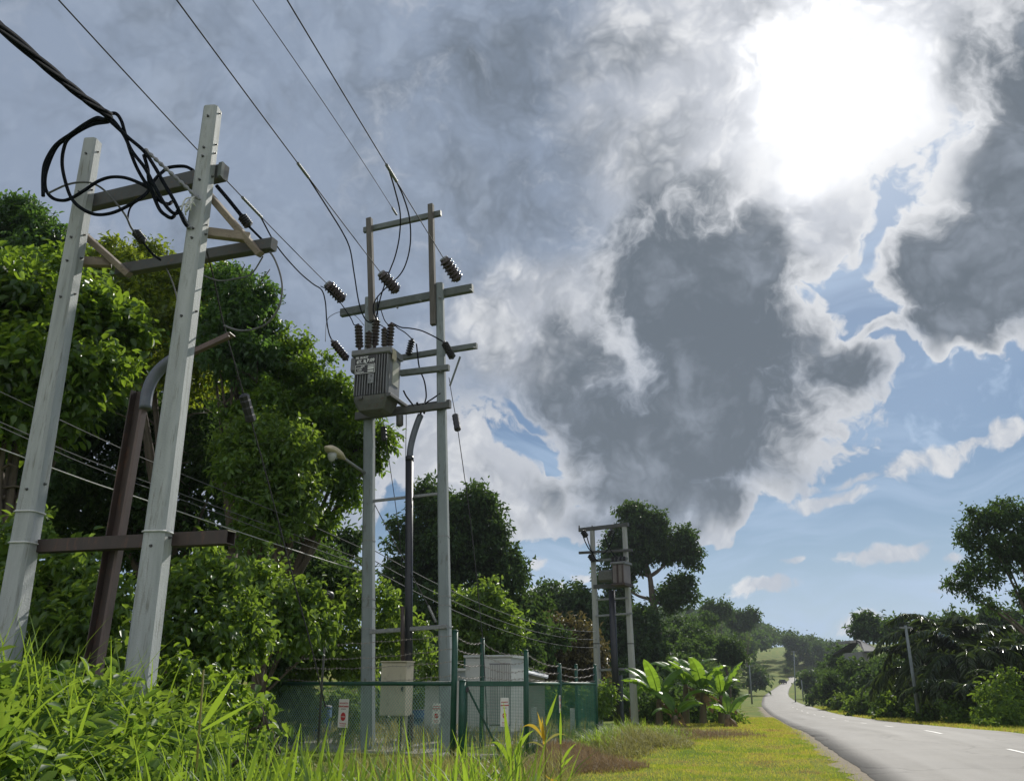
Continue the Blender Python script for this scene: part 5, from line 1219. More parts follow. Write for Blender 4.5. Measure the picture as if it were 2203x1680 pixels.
# car on the bend
yc = 305.0; xl_, xr_ = road_x(yc); cx_ = float(xl_) * .45 + float(xr_) * .55 - 1.5; cz = float(prof(yc)) + .1
cr = thing('car', 'tiny dark car on the far bend of the road', 'car', (cx_, yc, cz))
MB().box(Vector((cx_, yc, cz + .62)), 1.75, 4.0, .62, bev=.15).build('body', M['car'], cr); MB().box(Vector((cx_, yc + .2, cz + 1.15)), 1.5, 2.2, .55, bev=.2).build('cabin', M['dark_gap'], cr)
for sx_ in (-.75, .75):
    for sy in (-1.3, 1.3): MB().lathe(Vector((cx_ + sx_ - .1, yc + sy, cz + .3)), Vector((cx_ + sx_ + .1, yc + sy, cz + .3)), [(0, .3), (1, .3)], 10).build('wheel', M['polymer'], cr)
# ------------------------------------------------------------------ trees and shrubs
def clump(px, py, r, Y, asp=1.0, dep=1.0):
    c = at(px, py, Y); k = ax_depth(px, py, Y) / FPX * r
    return (tuple(c), (k, k * dep, k * asp))
def limb_tubes(m, base, tips, r0, wob=.25, sides=8):
    """tapered trunk to the first fork, then a limb to every clump"""
    base = Vector(base); tips = [Vector(t) for t in tips]
    cen = sum(tips, Vector()) / len(tips); fork = base.lerp(cen, .42); fork.x = base.x + (cen.x - base.x) * .3; fork.y = base.y + (cen.y - base.y) * .3
    n = 6; P = []
    for k in range(n + 1):
        t = k / n; P.append(base.lerp(fork, t) + Vector((random.uniform(-1, 1), random.uniform(-1, 1), 0)) * wob * .25 * t)
    P[0] = base - Vector((0, 0, .5)); rs = [r0 * (1.35 if k == 0 else 1 - .45 * k / n) for k in range(n + 1)]
    m.tube(catmull(P, 2), [rs[min(i // 2, n)] for i in range(len(catmull(P, 2)))], sides)
    for t_ in tips:
        mid = fork.lerp(t_, .5) + Vector((random.uniform(-wob, wob), random.uniform(-wob, wob), random.uniform(0, wob)))
        Q = catmull([P[-1], fork.lerp(mid, .5), mid, t_], 4); k = len(Q)
        m.tube(Q, [max(.02, r0 * .45 * (1 - .85 * i / (k - 1))) for i in range(k)], 6)
        for _ in range(3):
            i = random.randrange(k // 3, k); e = Q[i] + Vector((random.uniform(-1, 1), random.uniform(-1, 1), random.uniform(-.2, .9))) * (t_ - fork).length * .13
            m.tube([Q[i], Q[i].lerp(e, .5) + Vector((0, 0, .1)), e], [r0 * .13, r0 * .09, .012], 5)
    return m
def tree(name, label, clumps, mat, leaf, dens, base=None, trunk_r=.28, sub=9, bark='bark', group=None, cat='tree', droop=.35, aspect=.55, spray=6, fill=.55, part='crown', limbs=True, sats=4):
    cs = np.array([c for c, _ in clumps]); c0 = cs.mean(0)
    if base is None: base = (c0[0], c0[1])
    b = Vector((base[0], base[1], float(ground_z(base[0], base[1]))))
    t = thing(name, label, cat, b, group)
    V, F = crown_geo(clumps, leaf, dens, sub, aspect, droop, spray, fill, sats=sats)
    V = V - np.array(b); me = np_mesh(part, V, 4, F); link_mesh(part, me, mat, t)
    if limbs:
        tips = [c for c, _ in clumps]
        if len(tips) > 9: tips = random.sample(tips, 9)
        limb_tubes(MB(), b, tips, trunk_r).build('trunk', M[bark], t)
    return t
NLEAF = 0
# --- the jungle edge behind the near frame
GJU = 'trees of the jungle edge on the left'
tree('jungle_tree', 'tall dark tree rising highest at the far left edge', [clump(10, 500, 70, 27), clump(75, 490, 55, 27), clump(120, 530, 50, 27), clump(20, 600, 90, 26.5), clump(110, 610, 70, 26.5), clump(-60, 560, 90, 27)], M['leaf_fine_cool'], .17, 105, (-15.5, 27.5), .3, 10, group=GJU)
tree('broadleaf_tree', 'big glossy broad-leaved tree hung with climbers behind the left bare pole', [clump(20, 660, 95, 17.5), clump(110, 690, 95, 17.5), clump(195, 680, 70, 18), clump(250, 720, 60, 18), clump(60, 790, 110, 17), clump(160, 800, 85, 17.2), clump(-60, 720, 120, 17), clump(20, 880, 90, 17), clump(250, 790, 50, 17.8), clump(110, 600, 60, 18.3), clump(30, 590, 50, 18), clump(120, 890, 60, 17.2)], M['leaf_jungle'], .21, 75, (-10.8, 18), .34, 11, group=GJU, spray=5, aspect=.62)
tree('jungle_tree', 'wide leafy tree filling the view between the two bare poles', [clump(290, 600, 62, 24), clump(370, 630, 70, 24), clump(440, 620, 55, 24), clump(230, 570, 45, 24.5), clump(330, 710, 85, 23.5), clump(430, 730, 80, 23.5), clump(330, 540, 30, 24.5), clump(270, 650, 60, 23.6), clump(300, 800, 60, 24), clump(400, 820, 60, 24)], M['leaf_fine_warm'], .15, 120, (-9.6, 24.6), .32, 11, group=GJU)
tree('jungle_tree', 'leafy tree whose rounded head shows right of the near bare pole', [clump(500, 640, 55, 22), clump(540, 650, 45, 22), clump(520, 700, 60, 22), clump(470, 760, 70, 21.8), clump(555, 770, 55, 22), clump(500, 600, 35, 22.4), clump(450, 690, 40, 22.2)], M['leaf_fine_cool'], .15, 125, (-7.3, 22.6), .26, 10, group=GJU)
tree('jungle_tree', 'bright spreading tree reaching right towards the transformer pole', [clump(600, 790, 60, 23), clump(660, 830, 60, 23), clump(620, 880, 80, 22.6), clump(720, 870, 45, 23), clump(770, 860, 32, 23.4), clump(690, 930, 70, 22.8), clump(770, 930, 55, 23.2), clump(830, 950, 28, 23.6), clump(560, 930, 80, 22.4), clump(770, 990, 45, 23.2), clump(700, 1020, 55, 22.8), clump(640, 760, 35, 23.2), clump(745, 1060, 35, 23), clump(690, 1120, 38, 22.8), clump(590, 720, 35, 23)], M['leaf_fine'], .15, 125, (-6.6, 23.4), .30, 10, group=GJU)
tree('jungle_tree', 'sunlit feathery tree in the middle of the jungle edge behind the stay wire', [clump(580, 960, 75, 20.5), clump(540, 1030, 70, 20.2), clump(630, 1020, 65, 20.4), clump(600, 1090, 65, 20.2), clump(520, 950, 45, 20.6), clump(660, 1090, 40, 20.4), clump(560, 1140, 55, 20)], M['leaf_vine'], .14, 125, (-5.9, 20.8), .2, 10, group=GJU)
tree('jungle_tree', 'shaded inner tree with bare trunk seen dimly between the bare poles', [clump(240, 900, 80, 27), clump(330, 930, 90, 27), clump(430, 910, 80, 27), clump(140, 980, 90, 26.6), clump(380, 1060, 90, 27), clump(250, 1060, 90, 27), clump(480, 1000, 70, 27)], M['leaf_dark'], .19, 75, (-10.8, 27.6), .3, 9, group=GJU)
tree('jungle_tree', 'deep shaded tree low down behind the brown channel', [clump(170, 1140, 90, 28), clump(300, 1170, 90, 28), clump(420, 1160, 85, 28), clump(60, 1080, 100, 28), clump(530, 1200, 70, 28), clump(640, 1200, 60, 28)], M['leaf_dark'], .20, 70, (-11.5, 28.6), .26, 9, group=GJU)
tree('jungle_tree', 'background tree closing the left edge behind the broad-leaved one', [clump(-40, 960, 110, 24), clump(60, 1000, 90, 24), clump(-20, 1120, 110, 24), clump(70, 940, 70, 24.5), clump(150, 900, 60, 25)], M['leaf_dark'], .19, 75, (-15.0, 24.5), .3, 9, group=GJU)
# back of the jungle: closes the gaps
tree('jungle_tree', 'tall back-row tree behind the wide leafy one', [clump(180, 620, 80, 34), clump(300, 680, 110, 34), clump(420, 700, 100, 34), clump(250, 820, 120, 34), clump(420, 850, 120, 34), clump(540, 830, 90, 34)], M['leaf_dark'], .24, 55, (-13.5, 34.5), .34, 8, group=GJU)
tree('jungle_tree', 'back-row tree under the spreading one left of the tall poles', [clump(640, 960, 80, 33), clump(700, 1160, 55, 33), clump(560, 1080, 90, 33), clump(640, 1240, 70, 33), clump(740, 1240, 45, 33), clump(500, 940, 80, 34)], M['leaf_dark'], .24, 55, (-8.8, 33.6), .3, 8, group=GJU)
# --- shrubs and creepers under the trees
GSH = 'creeper covered shrubs under the jungle edge'
def shrub(label, clumps, mat, leaf, dens, base, group=GSH, name='shrub', sub=10, aspect=.62, **kw):
    return tree(name, label, clumps, mat, leaf, dens, base, .07, sub, 'bark', group, 'shrub', .45, aspect, part='foliage', **kw)
shrub('pale creeper covered shrub left of the brown channel', [clump(60, 1210, 75, 13.5), clump(140, 1230, 65, 13.2), clump(110, 1300, 80, 13), clump(20, 1290, 80, 13), clump(50, 1130, 45, 13.6), clump(180, 1310, 50, 13)], M['leaf_vine'], .15, 105, (-8.6, 13.4))
shrub('creeper covered shrub between the brown channel and the near bare pole', [clump(245, 1270, 55, 12.6), clump(240, 1350, 60, 12.4), clump(180, 1390, 70, 12.2), clump(80, 1390, 80, 12.2), clump(250, 1430, 50, 12)], M['leaf_vine'], .14, 105, (-6.4, 12.5))
shrub('large creeper mound just right of the near bare pole', [clump(400, 1260, 60, 14.2), clump(470, 1250, 60, 14.4), clump(430, 1320, 75, 14), clump(510, 1310, 60, 14.2), clump(390, 1380, 60, 13.6), clump(470, 1400, 70, 13.8), clump(440, 1200, 40, 14.6), clump(545, 1370, 40, 14.2)], M['leaf_vine'], .14, 115, (-5.0, 14.4))
shrub('dark leaved shrub at the foot of the creeper mound', [clump(440, 1480, 70, 12.5), clump(500, 1480, 52, 12.8), clump(370, 1460, 50, 12.2), clump(500, 1560, 46, 12.2), clump(420, 1560, 60, 11.8)], M['leaf_jungle'], .14, 100, (-4.4, 12.6))
shrub('bright feathery shrub against the left fence post', [clump(600, 1290, 60, 17.6), clump(660, 1300, 50, 18), clump(560, 1325, 46, 17.2), clump(640, 1338, 48, 17.6), clump(690, 1340, 38, 18.2), clump(585, 1352, 36, 17.2), clump(570, 1240, 40, 18)], M['leaf_vine'], .15, 115, (-5.2, 18))
shrub('tangled shrub inside the fence left of the tall left pole', [clump(650, 1440, 45, 23.4), clump(700, 1400, 45, 23.6), clump(720, 1330, 40, 24), clump(660, 1520, 40, 23.2), clump(620, 1570, 35, 23), clump(760, 1560, 35, 23.4), clump(620, 1480, 40, 23.4), clump(740, 1430, 35, 24)], M['leaf_shrub'], .15, 95, (-5.3, 23.6), limbs=False)
shrub('leafy shrub rising behind the tall left pole', [clump(760, 1290, 38, 25), clump(820, 1280, 32, 25), clump(840, 1330, 36, 25), clump(770, 1360, 36, 25), clump(830, 1400, 34, 25), clump(900, 1380, 36, 25), clump(930, 1430, 30, 25), clump(780, 1430, 36, 25)], M['leaf_vine'], .16, 95, (-3.5, 25.4), limbs=False)
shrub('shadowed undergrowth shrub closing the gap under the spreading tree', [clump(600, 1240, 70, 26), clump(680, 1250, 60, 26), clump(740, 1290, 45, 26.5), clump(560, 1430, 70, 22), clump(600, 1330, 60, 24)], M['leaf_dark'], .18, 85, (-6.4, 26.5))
shrub('small pale leaved sprig beside the left fence post', [clump(560, 1560, 22, 8.6), clump(545, 1610, 26, 8.4), clump(560, 1520, 14, 8.7)], M['weed_leaf'], .09, 240, (-2.5, 8.6), sub=5)
# --- trees behind the compound
GBK = 'trees behind the compound'
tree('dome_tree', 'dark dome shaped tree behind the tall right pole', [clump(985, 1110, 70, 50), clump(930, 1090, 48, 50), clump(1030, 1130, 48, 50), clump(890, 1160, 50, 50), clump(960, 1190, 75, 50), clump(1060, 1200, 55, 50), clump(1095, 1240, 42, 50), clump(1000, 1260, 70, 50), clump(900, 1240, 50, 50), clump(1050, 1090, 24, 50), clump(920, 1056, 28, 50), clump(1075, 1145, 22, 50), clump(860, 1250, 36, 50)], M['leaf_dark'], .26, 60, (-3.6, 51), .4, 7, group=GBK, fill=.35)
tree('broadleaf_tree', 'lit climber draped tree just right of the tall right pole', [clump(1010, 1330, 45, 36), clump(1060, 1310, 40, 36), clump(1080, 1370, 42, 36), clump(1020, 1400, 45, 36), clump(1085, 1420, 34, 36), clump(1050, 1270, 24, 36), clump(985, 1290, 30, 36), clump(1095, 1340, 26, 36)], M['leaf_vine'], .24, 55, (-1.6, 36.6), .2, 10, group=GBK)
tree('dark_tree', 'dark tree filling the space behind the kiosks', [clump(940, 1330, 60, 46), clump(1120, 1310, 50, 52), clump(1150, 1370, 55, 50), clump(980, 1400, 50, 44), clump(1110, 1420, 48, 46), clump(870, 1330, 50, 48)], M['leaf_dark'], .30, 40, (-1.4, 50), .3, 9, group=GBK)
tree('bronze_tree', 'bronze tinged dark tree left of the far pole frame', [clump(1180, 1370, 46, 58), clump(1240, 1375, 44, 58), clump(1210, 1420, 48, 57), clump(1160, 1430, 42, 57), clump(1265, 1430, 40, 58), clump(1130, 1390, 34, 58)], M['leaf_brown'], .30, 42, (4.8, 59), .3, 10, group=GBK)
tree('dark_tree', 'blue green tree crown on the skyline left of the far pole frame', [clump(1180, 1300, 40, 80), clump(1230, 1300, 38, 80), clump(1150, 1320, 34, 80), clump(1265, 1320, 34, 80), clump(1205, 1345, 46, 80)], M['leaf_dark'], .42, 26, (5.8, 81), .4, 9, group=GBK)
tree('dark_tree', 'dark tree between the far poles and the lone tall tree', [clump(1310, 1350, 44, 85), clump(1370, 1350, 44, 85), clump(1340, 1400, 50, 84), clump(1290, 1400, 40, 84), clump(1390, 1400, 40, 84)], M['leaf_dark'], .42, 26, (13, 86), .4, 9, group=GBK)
# lone emergent tree
em = [clump(1375, 1110, 38, 88, .9), clump(1400, 1150, 36, 88, .8), clump(1340, 1150, 34, 88, .8), clump(1375, 1190, 40, 88, .7), clump(1470, 1165, 34, 88, .8), clump(1440, 1190, 30, 88, .7), clump(1485, 1195, 26, 88, .8), clump(1320, 1190, 28, 88, .8), clump(1460, 1260, 30, 88, .7), clump(1440, 1290, 34, 88, .6), clump(1480, 1285, 20, 88, .6), clump(1330, 1250, 30, 88, .8), clump(1310, 1300, 24, 88, .7), clump(1365, 1085 + 22, 22, 88), clump(1350, 1320, 26, 88, .6)]
em += [clump(1410, 1120, 22, 88, .9), clump(1360, 1225, 26, 88, .6), clump(1300, 1240, 22, 88, .7), clump(1340, 1290, 22, 88, .6)]
b_ = at(1422, 1395, 88)
et = thing('emergent_tree', 'lone tall tree with bare leaning trunk and clustered crowns right of the far frame', 'tree', (b_.x, 88, float(ground_z(b_.x, 88))))
V, F = crown_geo(em, .36, 46, 7, .6, .25, 6, .35, sats=2); link_mesh('crown', np_mesh('crown', V - np.array(et.location), 4, F), M['leaf_dark'], et)
m = MB(); TP = [Vector(et.location) - Vector((0, 0, .5)), at(1415, 1360, 88), at(1404, 1290, 88), at(1398, 1240, 88), at(1385, 1190, 88), at(1378, 1120, 88)]
m.tube(catmull(TP, 4), [.48 - .38 * i / 20 for i in range(21)], 9)
for q, k in (((1470, 1165), 3), ((1440, 1195), 3), ((1340, 1150), 3), ((1320, 1190), 3), ((1460, 1265), 2), ((1440, 1290), 2), ((1330, 1250), 2), ((1350, 1320), 1), ((1400, 1150), 4)):
    e = at(*q, 88); s_ = TP[k]; m.tube(catmull([s_, s_.lerp(e, .5) + Vector((0, 0, -.4)), e], 5), [.2 - .16 * i / 10 for i in range(11)], 6)
m.build('trunk', M['bark'], et)
# tall tree at the right edge
rt_ = [clump(2110, 1120, 34, 46), clump(2160, 1110, 40, 46), clump(2220, 1120, 50, 46), clump(2090, 1170, 32, 46), clump(2150, 1170, 44, 46), clump(2210, 1190, 46, 46), clump(2080, 1225, 26, 46), clump(2130, 1230, 34, 46), clump(2050, 1255, 20, 46), clump(2090, 1275, 24, 46), clump(2260, 1180, 70, 46), clump(2190, 1280, 30, 46, .6), clump(2140, 1300, 22, 46, .6), clump(2230, 1260, 40, 46, .7)]
b_ = at(2290, 1540, 46)
tree('spreading_tree', 'tall thin-leaved tree at the right edge of the view', rt_, M['leaf_dark'], .20, 62, (b_.x, 46), .3, 7, group=None, fill=.6, sats=2)
# --- right side of the road
GR = 'trees and shrubs across the road'
def rshrub(label, px, py, r, Y, mat='leaf_far', leaf=.30, dens=34, name='shrub', cat='shrub', k=5, asp=.9):
    cl = [clump(px, py, r, Y, asp)]
    for _ in range(k): cl.append(clump(px + random.uniform(-1, 1) * r * 1.1, py + random.uniform(-.6, 1.0) * r, r * random.uniform(.5, .75), Y + random.uniform(-1.5, 1.5), asp))
    b_ = at(px, py, Y)
    return tree(name, label, cl, M[mat], leaf, dens, (b_.x, Y), .12, 7, 'bark', GR, cat, .3, .6, part='foliage' if cat == 'shrub' else 'crown', limbs=cat == 'tree')
for a_ in (('dark round headed tree at the left end of the far treeline, beside the house', 1878, 1342, 26, 130, 'leaf_dark', .55, 15, 'tree', 'tree', 5), ('far treeline tree with a flat umbrella top', 1935, 1345, 26, 118, 'leaf_dark', .5, 16, 'tree', 'tree', 4),
        ('far treeline tree right of the umbrella topped one', 1985, 1355, 30, 115, 'leaf_dark', .5, 16, 'tree', 'tree', 5), ('far treeline tree behind the slender grey pole', 2035, 1358, 32, 110, 'leaf_dark', .5, 16, 'tree', 'tree', 5), ('far treeline tree below the lowest bough of the right edge tree', 2090, 1355, 34, 105, 'leaf_dark', .5, 16, 'tree', 'tree', 5), ('far treeline tree at the right edge', 2160, 1350, 40, 95, 'leaf_dark', .5, 16, 'tree', 'tree', 5), ('dark tree under the right edge tree', 2200, 1400, 50, 62, 'leaf_dark', .34, 30, 'tree', 'tree', 5),
        ('dark rounded shrub at the inside of the bend', 1748, 1462, 17, 190, 'leaf_dark', .7, 12), ('dark shrub below the house', 1812, 1424, 26, 140, 'leaf_dark', .6, 14), ('mid green shrub left of the slender grey pole', 1850, 1446, 26, 98, 'leaf_far', .5, 16), ('low dark shrub beside the bend', 1784, 1474, 24, 125, 'leaf_dark', .5, 16), ('shrub above the mown verge across the road', 1820, 1475, 34, 105, 'leaf_far', .45, 20), ('dark shrub left of the slender pole foot', 1890, 1475, 40, 88, 'leaf_dark', .42, 24), ('dark shrub behind the slender grey pole', 1945, 1450, 42, 84, 'leaf_dark', .4, 24),
        ('bright low bush at the verge left of the slender pole', 1855, 1515, 22, 78, 'leaf_shrub', .34, 34), ('bright bush nearest the slender pole foot', 1930, 1520, 26, 64, 'leaf_shrub', .30, 40), ('small bright bush between the verge and the palms', 1990, 1535, 24, 52, 'leaf_shrub', .26, 48), ('rounded yellow green bush at the right edge', 2170, 1500, 46, 42, 'leaf_shrub', .22, 56), ('low weedy bush in front of the palms', 2070, 1535, 34, 46, 'leaf_shrub', .22, 52), ('low weedy bush at the far right verge', 2150, 1550, 34, 38, 'leaf_shrub', .20, 60), ('pale grassy bush at the bend across the road', 1812, 1508, 14, 100, 'leaf_shrub', .4, 26)):
    rshrub(*a_)
GR = 'undergrowth between the banana stems'
for a_ in (('low leafy shrub between the banana stems, left of the tallest plant', 1440, 1530, 22, 44, 'leaf_shrub', .20, 60), ('low leafy shrub behind the tallest banana plant', 1490, 1522, 26, 45, 'leaf_far', .22, 55), ('low leafy shrub behind the right end of the banana clump', 1545, 1520, 26, 46, 'leaf_shrub', .22, 55), ('shrub between the far right pole and the banana clump', 1392, 1530, 24, 45, 'leaf_far', .22, 55)): rshrub(*a_)
# palms
def palm(label, px, py, Y, L, nf, crown_h=.0):
    c = at(px, py, Y); gz = float(ground_z(c.x, c.y)); p = thing('palm', label, 'palm', (c.x, c.y, gz), 'palms across the road')
    MB().tube(catmull([(c.x, c.y, gz - .4), (c.x + .1, c.y, gz + (c.z - gz) * .5), tuple(c)], 5), [.30 - .012 * i for i in range(11)], 8).build('trunk', M['bark'], p)
    for k in range(nf):
        az = 2 * math.pi * k / nf + random.uniform(-.25, .25); el = random.uniform(.15, 1.25); d = Vector((math.cos(az), math.sin(az), 0)); pos = Vector(c); pts = [pos.copy()]; n = 14; ln = L * random.uniform(.8, 1.1)
        for i in range(n):
            a_ = el - (1.9 * (i / n) ** 1.4); pos = pos + (d * math.cos(a_) + UZ * math.sin(a_)) * ln / n; pts.append(pos.copy())
        P = np.array([tuple(q) for q in catmull(pts, 3)]); T = nrmz(np.gradient(P, axis=0)); S = nrmz(np.cross(T, np.array([0, 0, 1.0]))); idx = np.arange(5, len(P)); rep = np.repeat(idx, 2)
        sg = np.tile([1, -1], len(idx))[:, None]; A = S[rep] * sg * .8 + T[rep] * .55 + np.array([0, 0, -.35]) + RNG.normal(size=(len(rep), 3)) * .12
        fl = (rep - 5) / (len(P) - 5); Ln = L * .24 * (1 - .55 * np.abs(fl - .35)) ; Nn = np.cross(A, S[rep]) * 0 + np.array([0, 0, 1.0]) + RNG.normal(size=(len(rep), 3)) * .25
        V, F = leaves_geo(P[rep], A, Nn, Ln, Ln * .16)
        fr = link_mesh('frond', np_mesh('frond', V - np.array(p.location), 4, F), M['leaf_palm'], p)
        MB().tube(pts, [.035 - .0018 * i for i in range(len(pts))], 5).build('stalk', M['leaf_palm'], fr)
for a_ in (('tall palm with spreading fronds right of the slender pole', 2035, 1392, 58, 4.8, 17), ('palm with drooping fronds low behind the slender pole', 1985, 1445, 60, 4.2, 14), ('dense dark palm in the middle of the palm group', 2092, 1425, 50, 4.0, 15), ('low palm nearest the road', 2040, 1500, 48, 3.0, 13), ('palm at the right end of the group', 2150, 1430, 50, 3.8, 14), ('palm leaning over the verge behind the slender pole foot', 1955, 1478, 66, 3.6, 13), ('palm with ragged upright fronds between the two tallest', 2065, 1470, 52, 3.6, 14), ('short palm with fronds near the ground at the right', 2120, 1505, 46, 2.8, 12), ('young palm under the right edge tree', 2180, 1490, 44, 2.6, 12)):
    palm(*a_)
# bananas beside the far frame
GB = 'banana plants beside the far frame'
def banana(label, px, py, Y, hpx, nl, L, seed, lean=0):
    random.seed(seed); b = at(px, py, Y); b.z = float(ground_z(b.x, b.y)); top = at(px + lean, py - hpx, Y); p = thing('banana_plant', label, 'plant', b, GB)
    MB().tube(catmull([b - Vector((0, 0, .2)), b.lerp(top, .5), top], 4), [.19, .18, .17, .16, .15, .14, .13, .12, .10], 9).build('stem', M['banana_stem'], p)
    for k in range(nl):
        az = 2 * math.pi * k / nl * 1.0 + random.uniform(-.4, .4); el = random.uniform(.55, 1.35) if k % 3 else random.uniform(1.0, 1.45); ln = L * random.uniform(.75, 1.15); bend = random.uniform(.7, 2.1)
        if k >= nl - 2: el, bend, ln = -.2, 1.3, L * .6
        d = Vector((math.cos(az), math.sin(az), 0)); s_ = Vector((-d.y, d.x, 0)); pos = top - Vector((0, 0, .12)); spine = []; n = 14; roll = random.uniform(-.5, .5); tear = [random.uniform(.72, 1.0) for _ in range(2 * n + 2)]
        for i in range(n + 1):
            t_ = i / n; a_ = el - bend * t_ ** 1.5; tan = d * math.cos(a_) + UZ * math.sin(a_); up_ = (UZ * math.cos(a_) - d * math.sin(a_)); sd = (s_ * math.cos(roll) + up_ * math.sin(roll)); nn = tan.cross(sd)
            w = 0.012 if t_ < .18 else ln * .125 * math.sin(min(1, (t_ - .18) / .82 * 1.0) ** .7 * math.pi) ** .55 + .012
            spine.append((pos.copy(), sd, nn, w, tan)); pos = pos + tan * ln / n
        fs = []
        m = MB(); m.tube([q[0] - q[2] * .01 for q in spine], [.028 - .0018 * i for i in range(n + 1)], 5)
        torn = random.random() < .6
        for s2 in (1, -1):
            for i in range(n):
                (p0, d0, n0, w0, t0), (p1, d1, n1, w1, t1) = spine[i], spine[i + 1]
                g = random.uniform(.0, .22) if torn and i > 2 else 0.0; dr0 = .30 + (random.uniform(0, .5) if torn else 0); sk = random.uniform(.1, .35)
                step = (p1 - p0); o0 = p0 + step * (sk + g * .5) + d0 * s2 * w0 - n0 * w0 * dr0; o1 = p1 + step * (sk - g * .5) + d1 * s2 * w1 - n1 * w1 * dr0
                m0 = p0 + step * sk * .4 + d0 * s2 * w0 * .55 - n0 * w0 * .10; m1 = p1 + step * sk * .4 + d1 * s2 * w1 * .55 - n1 * w1 * .10
                m.add([p0, p1, m1, m0, o1, o0], [[0, 1, 2, 3], [3, 2, 4, 5]], True)
        m.build('leaf', M['leaf_banana' if k < nl - 2 else 'leaf_dead'], p)
banana('leafy banana plant in the centre of the clump, tallest of all', 1475, 1545, 42, 74, 9, 2.41, 3)
banana('banana plant with low arching leaves just right of the far right pole', 1418, 1555, 40, 52, 9, 2.49, 5)
banana('banana plant with reddish stem in the middle right of the clump', 1512, 1545, 41, 60, 9, 2.32, 8)
banana('smaller banana plant at the right end of the clump', 1552, 1545, 41, 50, 9, 1.98, 12)
banana('young banana plant low at the right end by the mown verge', 1566, 1558, 38, 22, 6, 1.46, 15)
banana('short leafy banana plant at the foot of the tallest one', 1452, 1562, 39, 24, 7, 1.72, 31)
banana('banana plant behind the dark far riser with one upright bright leaf', 1362, 1560, 46, 50, 6, 2.06, 21)
random.seed(77)
# --- hillside wood and scrub that reads as one mass
def wood(name, label, spots, mat, leaf, n_per, kind='stuff'):
    Ps = []
    Vs, Fs, off = [], [], 0
    for (c, rad) in spots:
        V, F = crown_geo([(c, rad)], leaf, n_per / (4 * math.pi * np.mean(rad) ** 2), 6, .7, .2, 4, .45); Vs.append(V); Fs.append(F + off); off += len(V)
    V = np.vstack(Vs); F = np.concatenate(Fs); o0 = V.mean(0)
    o = link_mesh(name, np_mesh(name, V - o0, 4, F), mat, None, tuple(o0)); tag(o, label, None, None, kind); return o
def sky_y(px):      # skyline of the wooded hill in the photo
    return np.interp(px, [1100, 1290, 1500, 1560, 1640, 1700, 1770, 1830, 1900, 2203], [1310, 1300, 1305, 1310, 1345, 1362, 1378, 1392, 1400, 1400])
sp = []
def clear_of_road(c, r, mrg=4.0):
    a_, b_ = road_x(c[1]); return c[0] + r < a_ - mrg or c[0] - r > b_ + mrg
while len(sp) < 150:
    px = random.uniform(1400, 1835); y0 = float(sky_y(px)); py = y0 + 12 + abs(random.gauss(0, 1)) * (26 if px < 1640 else 15)
    if 1675 < px < 1800 and py > y0 + 22: continue
    Y = np.interp(py - y0, [10, 40, 90], [430, 330, 220]) * random.uniform(.92, 1.05); c = at(px, py, Y); r = random.uniform(8, 16) * Y / FPX * 1.05
    sp.append((tuple(c), (r, r, r * random.uniform(.8, 1.2))))
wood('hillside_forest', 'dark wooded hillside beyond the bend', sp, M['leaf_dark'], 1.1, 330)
sp = []
while len(sp) < 230:
    px = random.uniform(1400, 1700); lo_ = float(np.interp(px, [1400, 1540, 1600, 1640, 1670, 1700], [1505, 1495, 1474, 1446, 1420, 1400])); hi_ = float(sky_y(px)) + 36
    if hi_ > lo_ - 4: continue
    py = random.uniform(hi_, lo_)
    Y = np.interp(py, [1345, 1400, 1450, 1500], [300, 210, 140, 95]) * random.uniform(.95, 1.05); c = at(px, py, Y); r = random.uniform(7, 16) * Y / FPX
    if not clear_of_road(c, r): continue
    sp.append((tuple(c), (r, r, r * .8)))
for k in range(30):
    px = random.uniform(1690, 1800); py = random.uniform(1392, 1445); Y = np.interp(py, [1392, 1450], [405, 350]); c = at(px, py, Y); r = random.uniform(2.5, 6) * Y / FPX; sp.append((tuple(c), (r, r, r * .8)))
light = [q for i, q in enumerate(sp) if i % 5 < 2]; sp = [q for i, q in enumerate(sp) if i % 5 >= 2]
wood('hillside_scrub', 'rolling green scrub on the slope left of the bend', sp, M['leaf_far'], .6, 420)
wood('hillside_bushes', 'pale green bushes dotted over the slope left of the bend', light, M['leaf_far_light'], .5, 420)  # lighter leaf colour than the scrub around them
for lab, px, py, r, Y in (('dark rounded tree standing out on the slope above the banana plants', 1562, 1400, 30, 105), ('dark rounded tree on the skyline left of the bend', 1600, 1335, 24, 230), ('dark tree with a knobbly top on the skyline right of the lone tall tree', 1535, 1318, 26, 190)):
    cl = [clump(px, py, r * .8, Y)] + [clump(px + random.uniform(-1, 1) * r, py + random.uniform(-.7, .6) * r, r * random.uniform(.4, .6), Y) for _ in range(5)]
    c_ = at(px, py, Y); tree('tree', lab, cl, M['leaf_dark'], .55 * Y / 150, 26 * (130 / Y) ** 1.5, (c_.x, Y), .3, 8, group='dark trees on the far slope')
sp = []
while len(sp) < 130:
    px = random.uniform(1745, 2230); lo_ = float(np.interp(px, [1745, 1800, 1900, 2050, 2230], [1474, 1494, 1512, 1515, 1500])); hi_ = float(np.interp(px, [1722, 1760, 1830, 1902, 1950], [1455, 1425, 1430, 1432, 1388])); py = random.uniform(hi_, lo_)
    Y = np.interp(py, [1380, 1450, 1520], [135, 100, 68]) * random.uniform(.95, 1.1) * float(np.interp(px, [1722, 1900], [1.55, 1.0])); c = at(px, py, Y); r = random.uniform(11, 22) * Y / FPX
    if px < 1830: r *= .7
    if not clear_of_road(c, r, 2.0): continue
    sp.append((tuple(c), (r, r, r * .85)))
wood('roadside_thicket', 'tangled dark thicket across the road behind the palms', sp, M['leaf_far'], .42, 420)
sp = []
